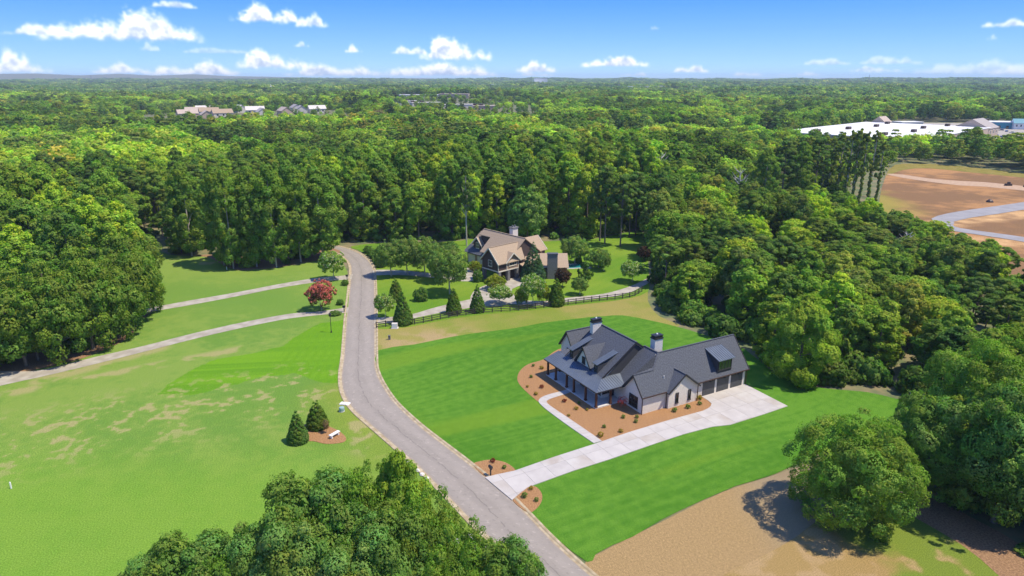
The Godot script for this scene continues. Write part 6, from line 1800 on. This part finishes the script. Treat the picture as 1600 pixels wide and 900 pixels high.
func build_far() -> void:
	# the store with the white roof, its car park and neighbours
	var turn := atan2(0.68, 0.735)
	shed("store", "long low store with a huge white flat roof beyond the dirt field", V(301, 0, -561), turn, 176, 100, 8.2, M.roof_white, M.wall_tan, 8)
	gabled("store_pavilion", "grey gabled entrance pavilion at the right end of the white store", V(398, 0, -600), turn, 30, 26, 8, 15, M.roof_grey, M.wall_tan)
	gabled("store_pavilion", "small tan pavilion on the far edge of the white store roof", V(345, 0, -655), turn, 16, 12, 9, 14, M.roof_tan, M.wall_tan)
	struct("car_park", sheet_mesh(PackedVector2Array([Vector2(335, -480), Vector2(520, -420), Vector2(640, -760), Vector2(440, -790), Vector2(400, -640)]), 0.06, 9.0), M.path)
	shed("shop", "low white roofed shop at the right edge of the car park", V(352, 0, -452), turn, 34, 18, 5, M.roof_white, M.roof_grey, 0)
	shed("shop", "second white roofed shop behind the trees right of the field", V(388, 0, -482), turn, 40, 16, 5, M.roof_white, M.roof_grey, 0)
	shed("shop", "blue fronted restaurant with a pale roof across the car park", V(495, 0, -700), -0.3, 46, 22, 6, M.roof_white, M.teal, 1)
	gabled("shop", "little blue roofed porch of the restaurant across the car park", V(498, 0, -688), -0.3, 12, 10, 6, 10, M.teal, M.white)
	shed("shop", "pale flat roofed building among trees above the white store", V(395, 0, -700), 0.2, 24, 14, 6, M.roof_white, M.wall_pale, 0)
	var paints := [flat(lin(0.6, 0.6, 0.6), 0.3), flat(lin(0.03, 0.03, 0.035), 0.3), flat(lin(0.35, 0.04, 0.035), 0.3), flat(lin(0.25, 0.26, 0.28), 0.3), flat(lin(0.05, 0.09, 0.2), 0.3)]
	var bodies := []
	for p in paints:
		var m := MB.new()
		m.prism([V(-2.2, 0.3, 0.85), V(2.2, 0.3, 0.85), V(2.25, 0.8, 0.85), V(1.2, 0.95, 0.85), V(0.5, 1.45, 0.8), V(-1.3, 1.45, 0.8), V(-2.1, 0.95, 0.85)], V(0, 0, -1.7))
		bodies.append(m.mesh())
	var glass := MB.new()
	glass.prism([V(-1.75, 0.98, 0.87), V(1.0, 0.98, 0.87), V(0.45, 1.38, 0.83), V(-1.25, 1.38, 0.83)], V(0, 0, -1.74))
	var wheels := MB.new()
	for x in [-1.35, 1.35]:
		for z in [-0.8, 0.8]:
			wheels.tube([V(x, 0.33, z - 0.12), V(x, 0.33, z + 0.12)], [0.33, 0.33], 10)
	for i in 60:
		var row := i % 5
		var x := 405.0 + row * 22.0 + int(i / 5.0) * 5.0 + rng.randf_range(-1, 1)
		var z := -560.0 - int(i / 5.0) * 15.0 + row * 12.0
		var k := rng.randi() % 5
		var t := thing("parked_car", "%s car, %s in the %s row of the store car park" % [["silver white", "black", "red", "grey", "dark blue"][k], ORD[i / 5], ORD[row]], "car", V(x, 0.06, z), turn + PI / 2 * (i % 2), "cars parked by the store")
		part(t, "body", bodies[k], paints[k])
		part(t, "windows", glass.mesh(), M.glass)
		part(t, "wheels", wheels.mesh(), M.black)
	# suburb at the left, roofs among trees
	var where := [[-436, -969], [-307, -707], [-332, -720], [-414, -1019], [-320, -744], [-308, -800], [-280, -768], [-264, -744], [-298, -724], [-242, -809], [-228, -824], [-248, -768], [-340, -756], [-260, -848], [-352, -808]]
	var words := ["grey roofed house furthest left", "tan house in front of the leftmost grey one", "tan roofed house beside the leftmost tan one", "grey roofed house alone behind the suburb", "brown roofed house in the front row", "pale roofed house in the middle row", "long pale house in the middle row", "grey roofed house at the front of the middle row", "brown roofed house lowest in the suburb", "grey roofed house at the right end", "pale house at the right end behind another", "tan house at the right front", "tan roofed house in the left row", "grey roofed house furthest back right", "pale house in the left back row"]
	for i in where.size():
		var m: Material = M.roof_grey if words[i].contains("grey roofed") else (M.tan_roof if words[i].contains("brown") else (M.wall_pale if words[i].contains("pale") else M.roof_tan))
		gabled("suburban_house", words[i] + " of the distant suburb", V(where[i][0], gy(where[i][0], where[i][1]) - 0.3, where[i][1]), 0.4 + 1.57 * (i % 2) + 0.1 * (i % 3), 19, 11, 5, 8.8, m, M.wall_tan if words[i].contains("tan") else M.wall_pale, "houses of the distant suburb")
	# warehouses in the middle distance
	for e in [[-176, -1345, 74, 26, 5.6, 0.05, "pale", "long pale warehouse furthest back in the middle distance"], [-107, -1312, 55, 24, 7.2, -0.05, "tan", "tan walled warehouse with a pale roof behind the grey sheds"], [-123, -1009, 43, 18, 4.8, 0.35, "grey", "long pale grey roofed shed, left one of the middle distance"], [-78, -959, 55, 18, 4.8, 0.2, "grey", "long pale grey roofed shed in front of the tan warehouse"], [-37, -943, 31, 20, 4.8, 0.05, "tan", "small tan shed right of the long grey ones"], [-156, -1091, 37, 16, 4.8, 0.4, "pale", "pale low shed behind the left grey shed"]]:
		var m: Material = M.roof_white if e[6] == "pale" else (M.roof_tan if e[6] == "tan" else M.wall_pale)
		shed("warehouse", e[7], V(e[0], gy(e[0], e[1]) - 0.3, e[1]), e[5], e[2], e[3], e[4], m, M.wall_tan if e[6] == "tan" else M.wall_pale, 2, "sheds in the middle distance")
	for e in [[132, -3300, 60, 40, 38, "pale", "tall white block standing out near the horizon"], [20, -3250, 230, 40, 14, "pale", "long white factory left of the tall white block"], [-150, -3050, 120, 40, 16, "grey", "grey factory near the horizon left of the long white one"], [-260, -3100, 90, 40, 14, "pale", "pale factory furthest left near the horizon"], [-900, -3300, 140, 40, 14, "tan", "tan building on the far wooded ridge at the left"], [700, -2500, 160, 40, 11, "grey", "low grey building far off beyond the middle woods"], [520, -2250, 120, 30, 10, "pale", "low pale building far off in the central woods"], [420, -2300, 90, 30, 12, "pale", "pale building far off beside the flag mast"]]:
		var m: Material = M.roof_white if e[5] == "pale" else M.roof_grey
		shed("factory", e[6], V(e[0], gy(e[0], e[1]) + 1.0, e[1]), 0.05, e[2], e[3], e[4], m, M.white if e[5] == "pale" else M.wall_tan, 0)
	# masts
	for e in [[2150.0, -4300.0, 62.0, "tall thin lattice mast on the right skyline"], [-2650.0, -4500.0, 50.0, "thin mast on the left skyline"], [360.0, -2400.0, 42.0, "short mast in the central far woods"]]:
		var t := thing("radio_mast", e[3], "mast", V(e[0], gy(e[0], e[1]), e[1]))
		var m := MB.new()
		var h: float = e[2]
		for k in 3:
			var a := TAU * k / 3.0
			m.bar(V(2.2 * cos(a), 0, 2.2 * sin(a)), V(0.7 * cos(a), h, 0.7 * sin(a)), 0.7, 0.7)
		part(t, "legs", m.mesh(), M.farasphalt)
		m = MB.new()
		for i in 16:
			var a := TAU * i / 3.0
			var b := TAU * (i + 1) / 3.0
			var r0 := lerpf(2.2, 0.7, i / 16.0)
			m.bar(V(r0 * cos(a), h * i / 16.0, r0 * sin(a)), V(r0 * cos(b), h * (i + 1) / 16.0, r0 * sin(b)), 0.4, 0.4)
		part(t, "bracing", m.mesh(), M.farasphalt)
	var sp := thing("church_spire", "tiny white church spire among the trees beyond the suburb", "spire", V(-640, gy(-640, -1890), -1890))
	part(sp, "tower", _box(-2, 0, -2, 2, 16, 2), M.white)
	var m2 := MB.new()
	m2.lathe(V(0, 16, 0), [Vector2(2.6, 0), Vector2(0.0, 13)], 4)
	part(sp, "steeple", m2.mesh(), M.white)


# ---------------------------------------------------------------- sky
func sky_image() -> Image:
	var w := 4096
	var h := 2048
	var im := Image.create(w, h, false, Image.FORMAT_RGB8)
	for y in h:
		var el := 90.0 - (y + 0.5) / h * 180.0
		var c := sky_color(el)
		im.fill_rect(Rect2i(0, y, w, 1), c)
	var n := FastNoiseLite.new()
	n.seed = 5
	n.frequency = 1.0
	n.fractal_octaves = 5
	n.noise_type = FastNoiseLite.TYPE_SIMPLEX_SMOOTH
	for e in CLOUDS:
		cloud(im, n, e[0], e[1], e[2], e[3], e[4])
	var r := RandomNumberGenerator.new()
	r.seed = 44
	for i in 170:                                            # the same fair weather all round
		var az := r.randf_range(41.0, 319.0)
		var el := 1.5 + 38.0 * pow(r.randf(), 1.6)
		var s := r.randf_range(1.4, 5.5) * (0.7 + el / 30.0)
		cloud(im, n, az, el, s, s * r.randf_range(0.22, 0.4), 0.9)
	for i in 46:
		var el := r.randf_range(30.0, 78.0)
		var s := r.randf_range(4.5, 10.0)
		cloud(im, n, r.randf_range(0.0, 360.0), el, s, s * r.randf_range(0.3, 0.5), 0.95)
	return im


func sky_color(el: float) -> Color:
	if el < 0.0:
		return Color(0.62, 0.70, 0.72)
	var t := clampf(el / 8.0, 0, 1)
	var c := Color(0.74, 0.875, 0.97).lerp(Color(0.235, 0.515, 0.90), pow(t, 0.72))
	return c.lerp(Color(0.16, 0.40, 0.80), smoothstep(7.0, 50.0, el))


func cloud(im: Image, n: FastNoiseLite, az: float, el: float, hw: float, hh: float, solid: float) -> void:   # degrees; az clockwise from straight ahead
	var w := im.get_width()
	var h := im.get_height()
	var per := w / 360.0
	var grow := 1.0 / maxf(cos(deg_to_rad(el)), 0.2)
	var cx := fposmod(az, 360.0) * per                        # straight ahead (-z) is the seam of the panorama
	var cy := (90.0 - el) / 180.0 * h
	var rx := int(hw * per * grow * 1.1) + 3
	var ry := int(hh * per * 1.35) + 3
	var r := RandomNumberGenerator.new()
	r.seed = int(az * 100.0 + el * 7.0) + 12345
	var puffs := []
	var k := 3 + int(hw / maxf(hh, 0.3) * 1.6)
	for i in k:
		var u := clampf((i + r.randf_range(0.1, 0.9)) / k * 2.0 - 1.0, -0.93, 0.93)
		puffs.append(Vector3(u, (1.0 - u * u * 0.75) * r.randf_range(0.4, 1.0), r.randf_range(0.16, 0.34)))
	puffs.append(Vector3(r.randf_range(-0.4, 0.4), 1.0, 0.36))
	var tops := PackedFloat32Array()
	for dx in range(-rx, rx + 1):
		var u := dx / (hw * per * grow)
		var top := -1.0
		for p in puffs:
			var q := 1.0 - pow((u - p.x) / (p.z * 1.15), 2)
			if q > 0.0:
				top = maxf(top, -0.8 + 1.75 * p.y * sqrt(q))
		tops.append(top)
	for dy in range(-ry, ry + 1):
		var y := int(cy) + dy
		if y < 0 or y >= h / 2 - 2:
			continue
		var v := -dy / (hh * per)
		for dx in range(-rx, rx + 1):
			var u := dx / (hw * per * grow)
			var f := n.get_noise_2d(az + u * hw * 0.9, el + v * hh * 0.9)
			var f2 := n.get_noise_2d(az * 3.0 + u * hw * 2.6, el * 2.0 + v * hh * 2.6)
			var warp := clampi(dx + rx + int((f * 0.10 + f2 * 0.05) * hw * per), 0, tops.size() - 1)
			var d := tops[warp] - v + f * 0.34 + f2 * 0.24
			if d <= 0.0:
				continue
			var bottom := smoothstep(-1.0, -0.62, v + f * 0.22)
			var a := smoothstep(0.0, 0.75, d) * bottom * solid * (1.0 - smoothstep(0.9, 1.08, absf(u)))
			if a <= 0.01:
				continue
			var lit := clampf(1.0 - 0.42 * smoothstep(0.15, 1.5, d) + f * 0.55 + f2 * 0.35, 0, 1)
			var c := Color(0.70, 0.76, 0.86).lerp(Color(0.985, 0.985, 0.98), smoothstep(0.35, 0.95, lit))
			var x := (int(cx) + dx + 2 * w) % w
			im.set_pixel(x, y, im.get_pixel(x, y).lerp(c, a))
